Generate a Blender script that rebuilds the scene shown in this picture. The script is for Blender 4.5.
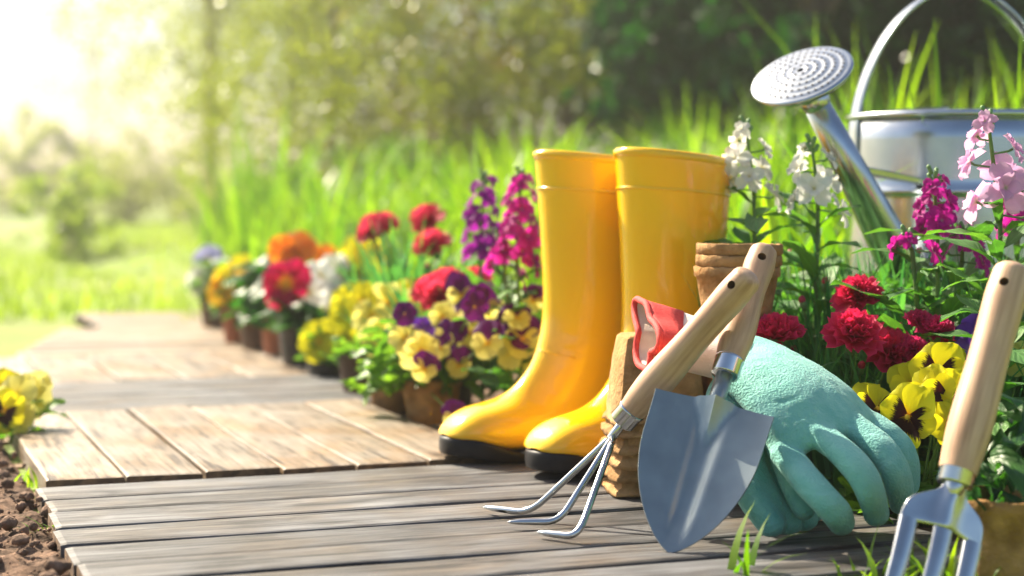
import bpy, bmesh, math, random
import numpy as np
from mathutils import Vector, Matrix, noise as mnoise

# ------------------------------------------------------------------ camera, sky, sun, exposure
for o in list(bpy.data.objects):
    bpy.data.objects.remove(o)
SC = bpy.context.scene
COL = SC.collection
R = math.radians
FPX, CW, CH = 1750.0, 1024.0, 576.0
CAM_H = 0.32
PITCH = math.atan(88.0 / FPX)
cam_d = bpy.data.cameras.new('camera')
cam = bpy.data.objects.new('camera', cam_d)
COL.objects.link(cam)
cam.location = (0, 0, CAM_H)
cam.rotation_euler = (math.pi / 2 - PITCH, 0, 0)
cam_d.sensor_width = 36.0
cam_d.lens = FPX / CW * 36.0
cam_d.clip_start = 0.02
cam_d.clip_end = 3000
cam_d.dof.use_dof = True
cam_d.dof.focus_distance = 1.76
cam_d.dof.aperture_fstop = 61.5 / 17.0
SC.camera = cam

SUN_AZ = R(-44)      # from +Y towards -X (back left)
SUN_EL = R(41)
world = bpy.data.worlds.new('World')
SC.world = world
world.use_nodes = True
wn = world.node_tree.nodes
wl = world.node_tree.links
bg = wn['Background']
sky = wn.new('ShaderNodeTexSky')
sky.sky_type = 'NISHITA'
sky.sun_disc = False
sky.sun_elevation = SUN_EL
sky.sun_rotation = SUN_AZ
sky.air_density = 1.0
sky.dust_density = 2.5
sky.ozone_density = 1.0
wl.new(sky.outputs[0], bg.inputs[0])
bg.inputs[1].default_value = 0.062
sun_d = bpy.data.lights.new('sun', 'SUN')
sun_d.energy = 5.0
sun_d.angle = R(0.6)
sun_d.color = (1.0, 0.88, 0.68)
sun = bpy.data.objects.new('sun', sun_d)
COL.objects.link(sun)
tosun = Vector((math.sin(SUN_AZ) * math.cos(SUN_EL), math.cos(SUN_AZ) * math.cos(SUN_EL), math.sin(SUN_EL)))
sun.rotation_euler = tosun.to_track_quat('Z', 'Y').to_euler()
sun.location = tosun * 20
SC.view_settings.view_transform = 'Standard'
SC.view_settings.look = 'None'
SC.view_settings.gamma = 1.0
SC.view_settings.exposure = 1.68
SC.view_settings.use_curve_mapping = False
SC.render.engine = 'CYCLES'
cy = SC.cycles
cy.use_denoising = True
try:
    cy.denoiser = 'OPENIMAGEDENOISE'
    cy.denoising_input_passes = 'RGB_ALBEDO_NORMAL'
except Exception:
    pass
cy.use_adaptive_sampling = False
cy.max_bounces = 8
cy.diffuse_bounces = 3
cy.glossy_bounces = 3
cy.transmission_bounces = 4
cy.transparent_max_bounces = 6
cy.volume_bounces = 0
cy.caustics_reflective = False
cy.caustics_refractive = False
cy.sample_clamp_indirect = 6.0

# ------------------------------------------------------------------ projecting measured places into the world
_cp, _sp = math.cos(PITCH), math.sin(PITCH)
FW = Vector((0, _cp, -_sp)); UP = Vector((0, _sp, _cp)); CAMP = Vector((0, 0, CAM_H))

def at(px, py, d):
    "world point seen at a photograph position, d metres ahead"
    return CAMP + d * (FW + Vector((1, 0, 0)) * ((px - CW / 2) / FPX) + UP * ((CH / 2 - py) / FPX))

def onz(px, py, z=0.0):
    r = FW + Vector((1, 0, 0)) * ((px - CW / 2) / FPX) + UP * ((CH / 2 - py) / FPX)
    return CAMP + r * ((z - CAM_H) / r.z)

DA = R(20.1)
DU = Vector((math.cos(DA), math.sin(DA), 0)); DV = Vector((-math.sin(DA), math.cos(DA), 0))
P0 = onz(35, 487, 0)

def uv_of(x, y):
    dx, dy = x - P0.x, y - P0.y
    return dx * DU.x + dy * DU.y, dx * DV.x + dy * DV.y

def sstep(a, b, x):
    t = min(1, max(0, (x - a) / (b - a)))
    return t * t * (3 - 2 * t)

def terrain(x, y):
    u, v = uv_of(x, y)
    z = -0.024
    if v > -0.35:
        z += 0.10 * sstep(0.90, 1.25, u) * sstep(-0.35, 0.1, v)
        z += 0.30 * sstep(1.2, 6.0, u) * sstep(-0.35, 1.5, v)
    z += 0.10 * sstep(-1.2, -6.0, -abs(u)) * 0
    if abs(x) < 12 and -2 < y < 14:
        z += 0.006 * mnoise.noise(Vector((x * 3.1, y * 3.1, 0)))
    return z

# ------------------------------------------------------------------ mesh helpers
class MB:
    def __init__(s):
        s.v = []; s.f = []; s.uv = []; s.m = []
    def add(s, verts, faces, uvs=None, mi=0):
        b = len(s.v)
        s.v += [tuple(p) for p in verts]
        s.uv += [tuple(q) for q in uvs] if uvs is not None else [(0.0, 0.0)] * len(verts)
        s.f += [tuple(b + i for i in f) for f in faces]
        s.m += [mi] * len(faces)
    def tube(s, pts, rad, n=10, caps=True, mi=0, flat=None, round_cap=False):
        pts = [Vector(p) for p in pts]
        if not hasattr(rad, '__len__'): rad = [rad] * len(pts)
        rad = list(rad)
        N = len(pts)
        tang = []
        for i in range(N):
            t = pts[min(i + 1, N - 1)] - pts[max(i - 1, 0)]
            tang.append(t.normalized() if t.length > 1e-9 else Vector((0, 0, 1)))
        ref = Vector((0, 0, 1)) if abs(tang[0].z) < 0.9 else Vector((1, 0, 0))
        nx = tang[0].cross(ref).normalized()
        V = []; U = []
        L = 0
        for i in range(N):
            if i: L += (pts[i] - pts[i - 1]).length
            nx = (nx - tang[i] * nx.dot(tang[i])).normalized()
            ny = tang[i].cross(nx)
            for k in range(n):
                a = 2 * math.pi * k / n
                c, q = math.cos(a), math.sin(a)
                if flat: q *= flat
                V.append(pts[i] + (nx * c + ny * q) * rad[i]); U.append((k / n, L))
        F = []
        for i in range(N - 1):
            for k in range(n):
                k2 = (k + 1) % n
                F.append((i * n + k, i * n + k2, (i + 1) * n + k2, (i + 1) * n + k))
        if caps:
            F.append(tuple(reversed(range(n)))); F.append(tuple((N - 1) * n + k for k in range(n)))
        s.add(V, F, U, mi)
    def lathe(s, prof, n=32, mi=0, M=None, closed=False):
        V = []; U = []
        M = M or Matrix.Identity(4)
        for j, (r, z) in enumerate(prof):
            for k in range(n):
                a = 2 * math.pi * k / n
                V.append(M @ Vector((r * math.cos(a), r * math.sin(a), z))); U.append((k / n, z))
        F = []
        J = len(prof)
        for j in range(J - 1 if not closed else J):
            j2 = (j + 1) % J
            for k in range(n):
                k2 = (k + 1) % n
                F.append((j * n + k, j * n + k2, j2 * n + k2, j2 * n + k))
        s.add(V, F, U, mi)
    def grid(s, P, U=None, mi=0):
        J = len(P); K = len(P[0])
        V = [p for row in P for p in row]
        UU = [q for row in U for q in row] if U else None
        F = [(j * K + k, j * K + k + 1, (j + 1) * K + k + 1, (j + 1) * K + k) for j in range(J - 1) for k in range(K - 1)]
        s.add(V, F, UU, mi)
    def box(s, lo, hi, mi=0, M=None):
        M = M or Matrix.Identity(4)
        x0, y0, z0 = lo; x1, y1, z1 = hi
        V = [M @ Vector(p) for p in ((x0, y0, z0), (x1, y0, z0), (x1, y1, z0), (x0, y1, z0), (x0, y0, z1), (x1, y0, z1), (x1, y1, z1), (x0, y1, z1))]
        s.add(V, [(0, 3, 2, 1), (4, 5, 6, 7), (0, 1, 5, 4), (1, 2, 6, 5), (2, 3, 7, 6), (3, 0, 4, 7)], None, mi)
    def mesh(s, name, mats, smooth=True):
        me = bpy.data.meshes.new(name)
        me.from_pydata(s.v, [], s.f)
        uvl = me.uv_layers.new(name='uv')
        vi = np.empty(len(me.loops), dtype=np.int32)
        me.loops.foreach_get('vertex_index', vi)
        arr = np.array(s.uv, dtype=np.float32)[vi]
        uvl.data.foreach_set('uv', arr.ravel())
        if not isinstance(mats, (list, tuple)): mats = [mats]
        for m in mats: me.materials.append(m)
        me.polygons.foreach_set('material_index', np.array(s.m, dtype=np.int32))
        me.polygons.foreach_set('use_smooth', np.full(len(s.f), smooth, dtype=bool))
        me.update()
        return me

def mesh_np(name, V, Q, mat, smooth=False, uv=None):
    "big mesh from arrays of vertices and quads (or triangles)"
    V = np.ascontiguousarray(V, dtype=np.float32); Q = np.ascontiguousarray(Q, dtype=np.int32)
    k = Q.shape[1]
    me = bpy.data.meshes.new(name)
    me.vertices.add(len(V)); me.vertices.foreach_set('co', V.ravel())
    me.loops.add(Q.size); me.loops.foreach_set('vertex_index', Q.ravel())
    me.polygons.add(len(Q))
    me.polygons.foreach_set('loop_start', np.arange(0, Q.size, k, dtype=np.int32))
    try: me.polygons.foreach_set('loop_total', np.full(len(Q), k, dtype=np.int32))
    except Exception: pass
    if uv is not None:
        l = me.uv_layers.new(name='uv')
        l.data.foreach_set('uv', np.ascontiguousarray(uv, dtype=np.float32)[Q.ravel()].ravel())
    me.polygons.foreach_set('use_smooth', np.full(len(Q), smooth, dtype=bool))
    me.materials.append(mat)
    me.update(calc_edges=True)
    me.validate()
    return me

def link(name, me, parent=None, M=None, loc=None):
    o = bpy.data.objects.new(name, me)
    COL.objects.link(o)
    if parent is not None: o.parent = parent
    if M is not None: o.matrix_basis = M
    if loc is not None: o.location = loc
    return o

def tag(o, label=None, cat=None, group=None, kind=None):
    if label: o['label'] = label
    if cat: o['category'] = cat
    if group: o['group'] = group
    if kind: o['kind'] = kind
    return o

def thing(name, label, cat, loc, group=None):
    o = bpy.data.objects.new(name, None)
    COL.objects.link(o)
    o.location = loc
    o.empty_display_size = 0.02
    return tag(o, label, cat, group)

def frame(pos, zdir, xhint=(1, 0, 0), scale=1.0, roll=0.0):
    z = Vector(zdir).normalized()
    x = Vector(xhint) - z * Vector(xhint).dot(z)
    if x.length < 1e-4: x = z.orthogonal()
    x.normalize()
    y = z.cross(x)
    M = Matrix(((x.x, y.x, z.x, pos[0]), (x.y, y.y, z.y, pos[1]), (x.z, y.z, z.z, pos[2]), (0, 0, 0, 1)))
    if roll: M = M @ Matrix.Rotation(roll, 4, 'Z')
    if scale != 1.0: M = M @ Matrix.Scale(scale, 4)
    return M

def baked(o, mods):
    "apply a list of (type, settings) modifiers and keep the result as plain mesh"
    for t, st in mods:
        m = o.modifiers.new(t.lower(), t)
        for k, v in st.items(): setattr(m, k, v)
    dg = bpy.context.evaluated_depsgraph_get()
    dg.update()
    me = bpy.data.meshes.new_from_object(o.evaluated_get(dg))
    o.modifiers.clear()
    o.data = me
    return o

def smooth_mesh(me):
    me.polygons.foreach_set('use_smooth', np.full(len(me.polygons), True, dtype=bool)); me.update()

# ------------------------------------------------------------------ materials
def mat(name, c1, c2=None, rough=0.5, metal=0.0, nscale=20.0, stretch=(1, 1, 1), bump=0.0, bscale=None, bdist=0.002, spec=0.5,
        trans=0.0, tcol=None, coat=0.0, rnd=0.0, lo=0.35, hi=0.65, rvar=0.0, detail=4.0, sss=0.0, sheen=0.0, coords='Object', c3=None, s3=4.0, distort=0.0):
    m = bpy.data.materials.new(name); m.use_nodes = True
    nt = m.node_tree; N = nt.nodes; L = nt.links
    b = N['Principled BSDF']
    b.inputs['Roughness'].default_value = rough
    b.inputs['Metallic'].default_value = metal
    b.inputs['Specular IOR Level'].default_value = spec
    if coat: b.inputs['Coat Weight'].default_value = coat; b.inputs['Coat Roughness'].default_value = 0.06
    if sheen: b.inputs['Sheen Weight'].default_value = sheen
    if sss:
        b.inputs['Subsurface Weight'].default_value = sss; b.inputs['Subsurface Radius'].default_value = (0.02, 0.01, 0.004); b.inputs['Subsurface Scale'].default_value = 0.3
    tc = N.new('ShaderNodeTexCoord'); mp = N.new('ShaderNodeMapping'); mp.inputs['Scale'].default_value = stretch
    L.new(tc.outputs[coords], mp.inputs[0])
    oi = N.new('ShaderNodeObjectInfo')
    if rnd:
        sc = N.new('ShaderNodeVectorMath'); sc.operation = 'SCALE'; sc.inputs[0].default_value = (7.3, 3.1, 5.7)
        ml = N.new('ShaderNodeMath'); ml.operation = 'MULTIPLY'; ml.inputs[1].default_value = 9.0
        L.new(oi.outputs['Random'], ml.inputs[0]); L.new(ml.outputs[0], sc.inputs['Scale']); L.new(sc.outputs[0], mp.inputs['Location'])
    nz = N.new('ShaderNodeTexNoise'); nz.inputs['Scale'].default_value = nscale; nz.inputs['Detail'].default_value = detail
    nz.inputs['Distortion'].default_value = distort
    L.new(mp.outputs[0], nz.inputs['Vector'])
    rp = N.new('ShaderNodeValToRGB')
    rp.color_ramp.elements[0].position = lo; rp.color_ramp.elements[1].position = hi
    rp.color_ramp.elements[0].color = (*c1, 1); rp.color_ramp.elements[1].color = (*(c2 or c1), 1)
    L.new(nz.outputs['Fac'], rp.inputs[0])
    col = rp.outputs[0]
    if c3:
        n3 = N.new('ShaderNodeTexNoise'); n3.inputs['Scale'].default_value = s3; n3.inputs['Detail'].default_value = 3
        L.new(tc.outputs[coords], n3.inputs['Vector'])
        r3 = N.new('ShaderNodeMapRange'); r3.inputs[1].default_value = 0.45; r3.inputs[2].default_value = 0.7
        L.new(n3.outputs['Fac'], r3.inputs[0])
        mx = N.new('ShaderNodeMix'); mx.data_type = 'RGBA'; mx.inputs[7].default_value = (*c3, 1)
        L.new(r3.outputs[0], mx.inputs[0]); L.new(col, mx.inputs[6]); col = mx.outputs[2]
    if rnd:
        hs = N.new('ShaderNodeHueSaturation'); mr = N.new('ShaderNodeMapRange')
        mr.inputs[3].default_value = 1 - rnd; mr.inputs[4].default_value = 1 + rnd
        L.new(oi.outputs['Random'], mr.inputs[0]); L.new(mr.outputs[0], hs.inputs['Value']); L.new(col, hs.inputs['Color']); col = hs.outputs[0]
    L.new(col, b.inputs['Base Color'])
    if rvar:
        rr = N.new('ShaderNodeMapRange'); rr.inputs[3].default_value = max(0, rough - rvar); rr.inputs[4].default_value = rough + rvar
        L.new(nz.outputs['Fac'], rr.inputs[0]); L.new(rr.outputs[0], b.inputs['Roughness'])
    if bump:
        src = nz.outputs['Fac']
        if bscale:
            n2 = N.new('ShaderNodeTexNoise'); n2.inputs['Scale'].default_value = bscale; n2.inputs['Detail'].default_value = 6
            L.new(mp.outputs[0], n2.inputs['Vector']); src = n2.outputs['Fac']
        bp = N.new('ShaderNodeBump'); bp.inputs['Strength'].default_value = bump; bp.inputs['Distance'].default_value = bdist
        L.new(src, bp.inputs['Height']); L.new(bp.outputs[0], b.inputs['Normal'])
    if trans:
        t = N.new('ShaderNodeBsdfTranslucent'); ms = N.new('ShaderNodeMixShader'); ms.inputs[0].default_value = trans
        if tcol: t.inputs[0].default_value = (*tcol, 1)
        else: L.new(col, t.inputs[0])
        L.new(b.outputs[0], ms.inputs[1]); L.new(t.outputs[0], ms.inputs[2]); L.new(ms.outputs[0], N['Material Output'].inputs[0])
    return m

def petal_mat(name, stops, trans=0.5, nscale=9.0, namt=0.10, rough=0.55, streak=0.0, rnd=0.06):
    "colour along the petal: stops are (position from base 0 to rim 1, colour)"
    m = bpy.data.materials.new(name); m.use_nodes = True
    nt = m.node_tree; N = nt.nodes; L = nt.links
    b = N['Principled BSDF']; b.inputs['Roughness'].default_value = rough; b.inputs['Specular IOR Level'].default_value = 0.3
    uv = N.new('ShaderNodeUVMap'); uv.uv_map = 'uv'
    sp = N.new('ShaderNodeSeparateXYZ'); L.new(uv.outputs[0], sp.inputs[0])
    mp = N.new('ShaderNodeMapping'); mp.inputs['Scale'].default_value = (3.5, 0.5, 1); L.new(uv.outputs[0], mp.inputs[0])
    nz = N.new('ShaderNodeTexNoise'); nz.inputs['Scale'].default_value = nscale; L.new(mp.outputs[0], nz.inputs['Vector'])
    a = N.new('ShaderNodeMath'); a.operation = 'SUBTRACT'; a.inputs[1].default_value = 0.5; L.new(nz.outputs['Fac'], a.inputs[0])
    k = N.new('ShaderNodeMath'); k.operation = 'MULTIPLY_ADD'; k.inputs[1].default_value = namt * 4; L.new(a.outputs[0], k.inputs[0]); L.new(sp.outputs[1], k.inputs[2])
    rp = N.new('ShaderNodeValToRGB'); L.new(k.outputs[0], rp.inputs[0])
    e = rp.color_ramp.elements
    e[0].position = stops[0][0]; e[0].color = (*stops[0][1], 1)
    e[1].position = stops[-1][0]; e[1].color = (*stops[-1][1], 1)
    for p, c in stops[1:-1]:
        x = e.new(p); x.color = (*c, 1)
    oi = N.new('ShaderNodeObjectInfo'); hs = N.new('ShaderNodeHueSaturation'); mr = N.new('ShaderNodeMapRange')
    mr.inputs[3].default_value = 1 - rnd * 2; mr.inputs[4].default_value = 1 + rnd
    L.new(oi.outputs['Random'], mr.inputs[0]); L.new(mr.outputs[0], hs.inputs['Value']); L.new(rp.outputs[0], hs.inputs['Color'])
    L.new(hs.outputs[0], b.inputs['Base Color'])
    bp = N.new('ShaderNodeBump'); bp.inputs['Strength'].default_value = 0.35; bp.inputs['Distance'].default_value = 0.001
    L.new(nz.outputs['Fac'], bp.inputs['Height']); L.new(bp.outputs[0], b.inputs['Normal'])
    t = N.new('ShaderNodeBsdfTranslucent'); L.new(hs.outputs[0], t.inputs[0])
    ms = N.new('ShaderNodeMixShader'); ms.inputs[0].default_value = trans
    L.new(b.outputs[0], ms.inputs[1]); L.new(t.outputs[0], ms.inputs[2]); L.new(ms.outputs[0], N['Material Output'].inputs[0])
    return m

def leaf_mat(name, c1, c2, rough=0.42, trans=0.4, tmul=(1.6, 1.5, 0.5), rnd=0.3, spec=0.5, vein=True, vary_uv=False):
    m = bpy.data.materials.new(name); m.use_nodes = True
    nt = m.node_tree; N = nt.nodes; L = nt.links
    b = N['Principled BSDF']; b.inputs['Roughness'].default_value = rough; b.inputs['Specular IOR Level'].default_value = spec
    oi = N.new('ShaderNodeObjectInfo'); geo = N.new('ShaderNodeNewGeometry')
    mx = N.new('ShaderNodeMix'); mx.data_type = 'RGBA'; mx.inputs[6].default_value = (*c1, 1); mx.inputs[7].default_value = (*c2, 1)
    add = N.new('ShaderNodeMath'); add.operation = 'ADD'; L.new(oi.outputs['Random'], add.inputs[0]); L.new(geo.outputs['Random Per Island'], add.inputs[1])
    fr = N.new('ShaderNodeMath'); fr.operation = 'FRACT'; L.new(add.outputs[0], fr.inputs[0])
    L.new(fr.outputs[0], mx.inputs[0])
    col = mx.outputs[2]
    if vein:
        uv = N.new('ShaderNodeUVMap'); uv.uv_map = 'uv'
        sp = N.new('ShaderNodeSeparateXYZ'); L.new(uv.outputs[0], sp.inputs[0])
        d = N.new('ShaderNodeMath'); d.operation = 'SUBTRACT'; d.inputs[1].default_value = 0.5; L.new(sp.outputs[0], d.inputs[0])
        ab = N.new('ShaderNodeMath'); ab.operation = 'ABSOLUTE'; L.new(d.outputs[0], ab.inputs[0])
        wv = N.new('ShaderNodeMath'); wv.operation = 'MULTIPLY_ADD'; wv.inputs[1].default_value = -0.9; L.new(ab.outputs[0], wv.inputs[0]); L.new(sp.outputs[1], wv.inputs[2])
        wm = N.new('ShaderNodeMath'); wm.operation = 'MULTIPLY'; wm.inputs[1].default_value = 44.0; L.new(wv.outputs[0], wm.inputs[0])
        sn = N.new('ShaderNodeMath'); sn.operation = 'SINE'; L.new(wm.outputs[0], sn.inputs[0])
        mid = N.new('ShaderNodeMapRange'); mid.inputs[1].default_value = 0.0; mid.inputs[2].default_value = 0.05; mid.inputs[3].default_value = 1.45; mid.inputs[4].default_value = 1.0
        L.new(ab.outputs[0], mid.inputs[0])
        hs = N.new('ShaderNodeHueSaturation'); L.new(mid.outputs[0], hs.inputs['Value']); L.new(col, hs.inputs['Color']); col = hs.outputs[0]
        bp = N.new('ShaderNodeBump'); bp.inputs['Strength'].default_value = 0.25; bp.inputs['Distance'].default_value = 0.001
        L.new(sn.outputs[0], bp.inputs['Height']); L.new(bp.outputs[0], b.inputs['Normal'])
    L.new(col, b.inputs['Base Color'])
    t = N.new('ShaderNodeBsdfTranslucent')
    tm = N.new('ShaderNodeMix'); tm.data_type = 'RGBA'; tm.blend_type = 'MULTIPLY'; tm.inputs[0].default_value = 1.0
    tm.clamp_result = False
    tm.inputs[7].default_value = (*tmul, 1); L.new(col, tm.inputs[6]); L.new(tm.outputs[2], t.inputs[0])
    ms = N.new('ShaderNodeMixShader'); ms.inputs[0].default_value = trans
    L.new(b.outputs[0], ms.inputs[1]); L.new(t.outputs[0], ms.inputs[2]); L.new(ms.outputs[0], N['Material Output'].inputs[0])
    return m

M = {}
def plank_mat(name, dark, mid, light, tint, rough=0.5):
    m = bpy.data.materials.new(name); m.use_nodes = True
    nt = m.node_tree; N = nt.nodes; L = nt.links
    b = N['Principled BSDF']; b.inputs['Specular IOR Level'].default_value = 0.4
    tc = N.new('ShaderNodeTexCoord'); oi = N.new('ShaderNodeObjectInfo')
    off = N.new('ShaderNodeVectorMath'); off.operation = 'SCALE'; off.inputs[0].default_value = (13.1, 7.7, 3.3)
    L.new(oi.outputs['Random'], off.inputs['Scale'])
    ad = N.new('ShaderNodeVectorMath'); L.new(tc.outputs['Object'], ad.inputs[0]); L.new(off.outputs[0], ad.inputs[1])
    def noise(stretch, detail, rgh, dist):
        mp = N.new('ShaderNodeMapping'); mp.inputs['Scale'].default_value = stretch; L.new(ad.outputs[0], mp.inputs[0])
        n_ = N.new('ShaderNodeTexNoise'); n_.inputs['Scale'].default_value = 1.0; n_.inputs['Detail'].default_value = detail
        n_.inputs['Roughness'].default_value = rgh; n_.inputs['Distortion'].default_value = dist
        L.new(mp.outputs[0], n_.inputs['Vector']); return n_.outputs['Fac']
    g1 = noise((5, 150, 150), 10, 0.66, 0.45)          # grain lines
    g2 = noise((7, 30, 30), 6, 0.6, 1.2)               # broad bands and splits
    g3 = noise((7, 9, 9), 4, 0.6, 0.3)                  # blotches of wear
    ml = N.new('ShaderNodeMath'); ml.operation = 'MULTIPLY_ADD'; ml.inputs[1].default_value = 0.55
    m2 = N.new('ShaderNodeMath'); m2.operation = 'MULTIPLY'; m2.inputs[1].default_value = 0.45; L.new(g2, m2.inputs[0])
    L.new(g1, ml.inputs[0]); L.new(m2.outputs[0], ml.inputs[2])
    rp = N.new('ShaderNodeValToRGB'); e = rp.color_ramp.elements
    e[0].position = 0.40; e[0].color = (*dark, 1); e[1].position = 0.62; e[1].color = (*light, 1)
    x = e.new(0.465); x.color = (*mid, 1)
    L.new(ml.outputs[0], rp.inputs[0])
    mx = N.new('ShaderNodeMix'); mx.data_type = 'RGBA'; mx.blend_type = 'MULTIPLY'; mx.inputs[7].default_value = (*tint, 1)
    mr = N.new('ShaderNodeMapRange'); mr.inputs[1].default_value = 0.42; mr.inputs[2].default_value = 0.62; L.new(g3, mr.inputs[0])
    L.new(mr.outputs[0], mx.inputs[0]); L.new(rp.outputs[0], mx.inputs[6])
    hs = N.new('ShaderNodeHueSaturation'); vr = N.new('ShaderNodeMapRange'); vr.inputs[3].default_value = 0.78; vr.inputs[4].default_value = 1.2
    L.new(oi.outputs['Random'], vr.inputs[0]); L.new(vr.outputs[0], hs.inputs['Value']); L.new(mx.outputs[2], hs.inputs['Color'])
    L.new(hs.outputs[0], b.inputs['Base Color'])
    rr = N.new('ShaderNodeMapRange'); rr.inputs[3].default_value = rough + 0.2; rr.inputs[4].default_value = rough - 0.12; L.new(g3, rr.inputs[0]); L.new(rr.outputs[0], b.inputs['Roughness'])
    bp = N.new('ShaderNodeBump'); bp.inputs['Strength'].default_value = 0.7; bp.inputs['Distance'].default_value = 0.0026
    L.new(ml.outputs[0], bp.inputs['Height']); L.new(bp.outputs[0], b.inputs['Normal'])
    return m
M['plank'] = plank_mat('weathered_plank', (0.008, 0.008, 0.010), (0.058, 0.059, 0.064), (0.165, 0.168, 0.176), (0.88, 0.72, 0.56))
M['plank_warm'] = plank_mat('warm_plank', (0.05, 0.034, 0.023), (0.20, 0.16, 0.12), (0.36, 0.31, 0.255), (0.95, 0.72, 0.48), 0.45)
M['end_grain'] = mat('end_grain', (0.07, 0.04, 0.022), (0.20, 0.115, 0.055), rough=0.85, nscale=60, bump=0.5, bscale=150, bdist=0.002)
M['joist'] = mat('joist_wood', (0.16, 0.10, 0.06), (0.34, 0.22, 0.12), rough=0.8, nscale=8, stretch=(1, 10, 10), bump=0.4)
M['ground'] = mat('ground_soil_grass', (0.10, 0.16, 0.012), (0.18, 0.26, 0.025), rough=0.9, nscale=5, bump=0.5, bdist=0.03, c3=(0.20, 0.21, 0.03), s3=0.8)
M['soil'] = mat('soil', (0.045, 0.026, 0.016), (0.20, 0.125, 0.085), rough=0.95, nscale=60, bump=1.0, bscale=140, bdist=0.004, spec=0.2)
M['clod'] = mat('soil_clod', (0.07, 0.042, 0.028), (0.26, 0.17, 0.12), rough=0.95, nscale=70, bump=1.0, bscale=200, bdist=0.003, spec=0.2)
M['rubber'] = mat('yellow_rubber', (0.86, 0.50, 0.003), (0.89, 0.54, 0.004), rough=0.16, nscale=6, spec=0.5, coat=0.4, sss=0.1, bump=0.05, bscale=22, bdist=0.004)
M['sole'] = mat('black_rubber', (0.004, 0.004, 0.006), (0.010, 0.010, 0.014), rough=0.45, spec=0.25, nscale=30, bump=0.1)
M['beech'] = mat('beech_handle', (0.34, 0.185, 0.105), (0.60, 0.39, 0.25), rough=0.42, nscale=9, stretch=(16, 16, 1.0), bump=0.15, bscale=30, bdist=0.0006, lo=0.3, hi=0.62, detail=8, c3=(0.50, 0.30, 0.19), s3=22, coat=0.08, rnd=0.10)
M['hole'] = mat('hole_wood', (0.16, 0.08, 0.035), (0.22, 0.12, 0.06), rough=0.8, nscale=30)
M['steel'] = mat('brushed_steel', (0.26, 0.31, 0.33), (0.29, 0.345, 0.365), rough=0.36, metal=0.75, nscale=40, bump=0.05, bscale=300, bdist=0.0004, rvar=0.06, c3=(0.235, 0.28, 0.30), s3=30)
M['chrome'] = mat('bright_steel', (0.46, 0.48, 0.50), (0.56, 0.58, 0.60), rough=0.14, metal=1.0, nscale=30, rvar=0.06)
M['zinc'] = mat('galvanised_zinc', (0.42, 0.46, 0.50), (0.56, 0.59, 0.62), rough=0.22, metal=1.0, nscale=16, rvar=0.12, bump=0.06, bscale=8, bdist=0.004, c3=(0.38, 0.42, 0.45), s3=10)
M['forksteel'] = mat('fork_steel', (0.40, 0.43, 0.45), (0.50, 0.53, 0.55), rough=0.22, metal=1.0, nscale=20, rvar=0.08, bump=0.08, bscale=60, bdist=0.0006)
M['glove'] = mat('teal_latex_knit', (0.14, 0.46, 0.41), (0.24, 0.58, 0.52), rough=0.7, nscale=50, bump=1.0, bscale=420, bdist=0.002, sheen=0.2, spec=0.25, c3=(0.20, 0.54, 0.48), s3=16)
M['glove_white'] = mat('pale_knit', (0.72, 0.58, 0.50), (0.80, 0.68, 0.60), rough=0.9, nscale=60, bump=0.6, bscale=500, bdist=0.0012, sheen=0.2)
M['cuff_red'] = mat('red_hem', (0.62, 0.035, 0.03), (0.72, 0.06, 0.05), rough=0.75, nscale=200, bump=0.7, bscale=600, bdist=0.0012)
M['peat'] = mat('peat_fibre', (0.24, 0.135, 0.055), (0.52, 0.31, 0.145), rough=0.95, nscale=35, bump=1.0, bscale=150, bdist=0.003, spec=0.15, rnd=0.1, detail=8, c3=(0.38, 0.20, 0.075), s3=20)
M['terracotta'] = mat('terracotta', (0.34, 0.11, 0.05), (0.44, 0.17, 0.08), rough=0.8, nscale=15, bump=0.2)
M['blackpot'] = mat('black_plastic_pot', (0.012, 0.012, 0.013), (0.03, 0.028, 0.026), rough=0.5, nscale=12)
M['brownpot'] = mat('brown_pot', (0.09, 0.05, 0.03), (0.15, 0.09, 0.05), rough=0.75, nscale=15, bump=0.2)
M['stem'] = mat('green_stem', (0.10, 0.20, 0.03), (0.17, 0.30, 0.06), rough=0.5, nscale=30, trans=0.2, rnd=0.2)
M['twig'] = mat('brown_stem', (0.10, 0.065, 0.04), (0.20, 0.14, 0.09), rough=0.9, nscale=20, bump=0.5)
M['bark'] = mat('bark', (0.16, 0.11, 0.075), (0.34, 0.25, 0.18), rough=0.95, nscale=6, stretch=(4, 4, 0.7), bump=1.0, bdist=0.03)
M['leaf'] = leaf_mat('viola_leaf', (0.07, 0.19, 0.03), (0.16, 0.32, 0.045), trans=0.5)
M['leaf_blue'] = leaf_mat('carnation_leaf', (0.06, 0.19, 0.10), (0.16, 0.33, 0.12), rough=0.42, tmul=(1.1, 1.7, 0.5), vein=False)
M['leaf_stock'] = leaf_mat('stock_leaf', (0.07, 0.19, 0.05), (0.14, 0.29, 0.07), rough=0.55, tmul=(1.2, 1.5, 0.4))
M['leaf_dark'] = leaf_mat('primrose_leaf', (0.02, 0.085, 0.02), (0.05, 0.14, 0.03), rough=0.4, tmul=(1.2, 1.6, 0.4))
M['grass'] = leaf_mat('lawn_grass', (0.15, 0.25, 0.014), (0.32, 0.42, 0.035), rough=0.5, trans=0.5, tmul=(1.5, 1.5, 0.5), vein=False)
M['tallgrass'] = leaf_mat('tall_grass', (0.07, 0.19, 0.010), (0.24, 0.38, 0.025), rough=0.38, trans=0.55, tmul=(1.6, 1.6, 0.4), vein=False)
M['tree_olive'] = leaf_mat('olive_foliage', (0.10, 0.135, 0.012), (0.20, 0.225, 0.02), rough=0.35, trans=0.6, tmul=(1.6, 1.65, 0.35), vein=False)
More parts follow.
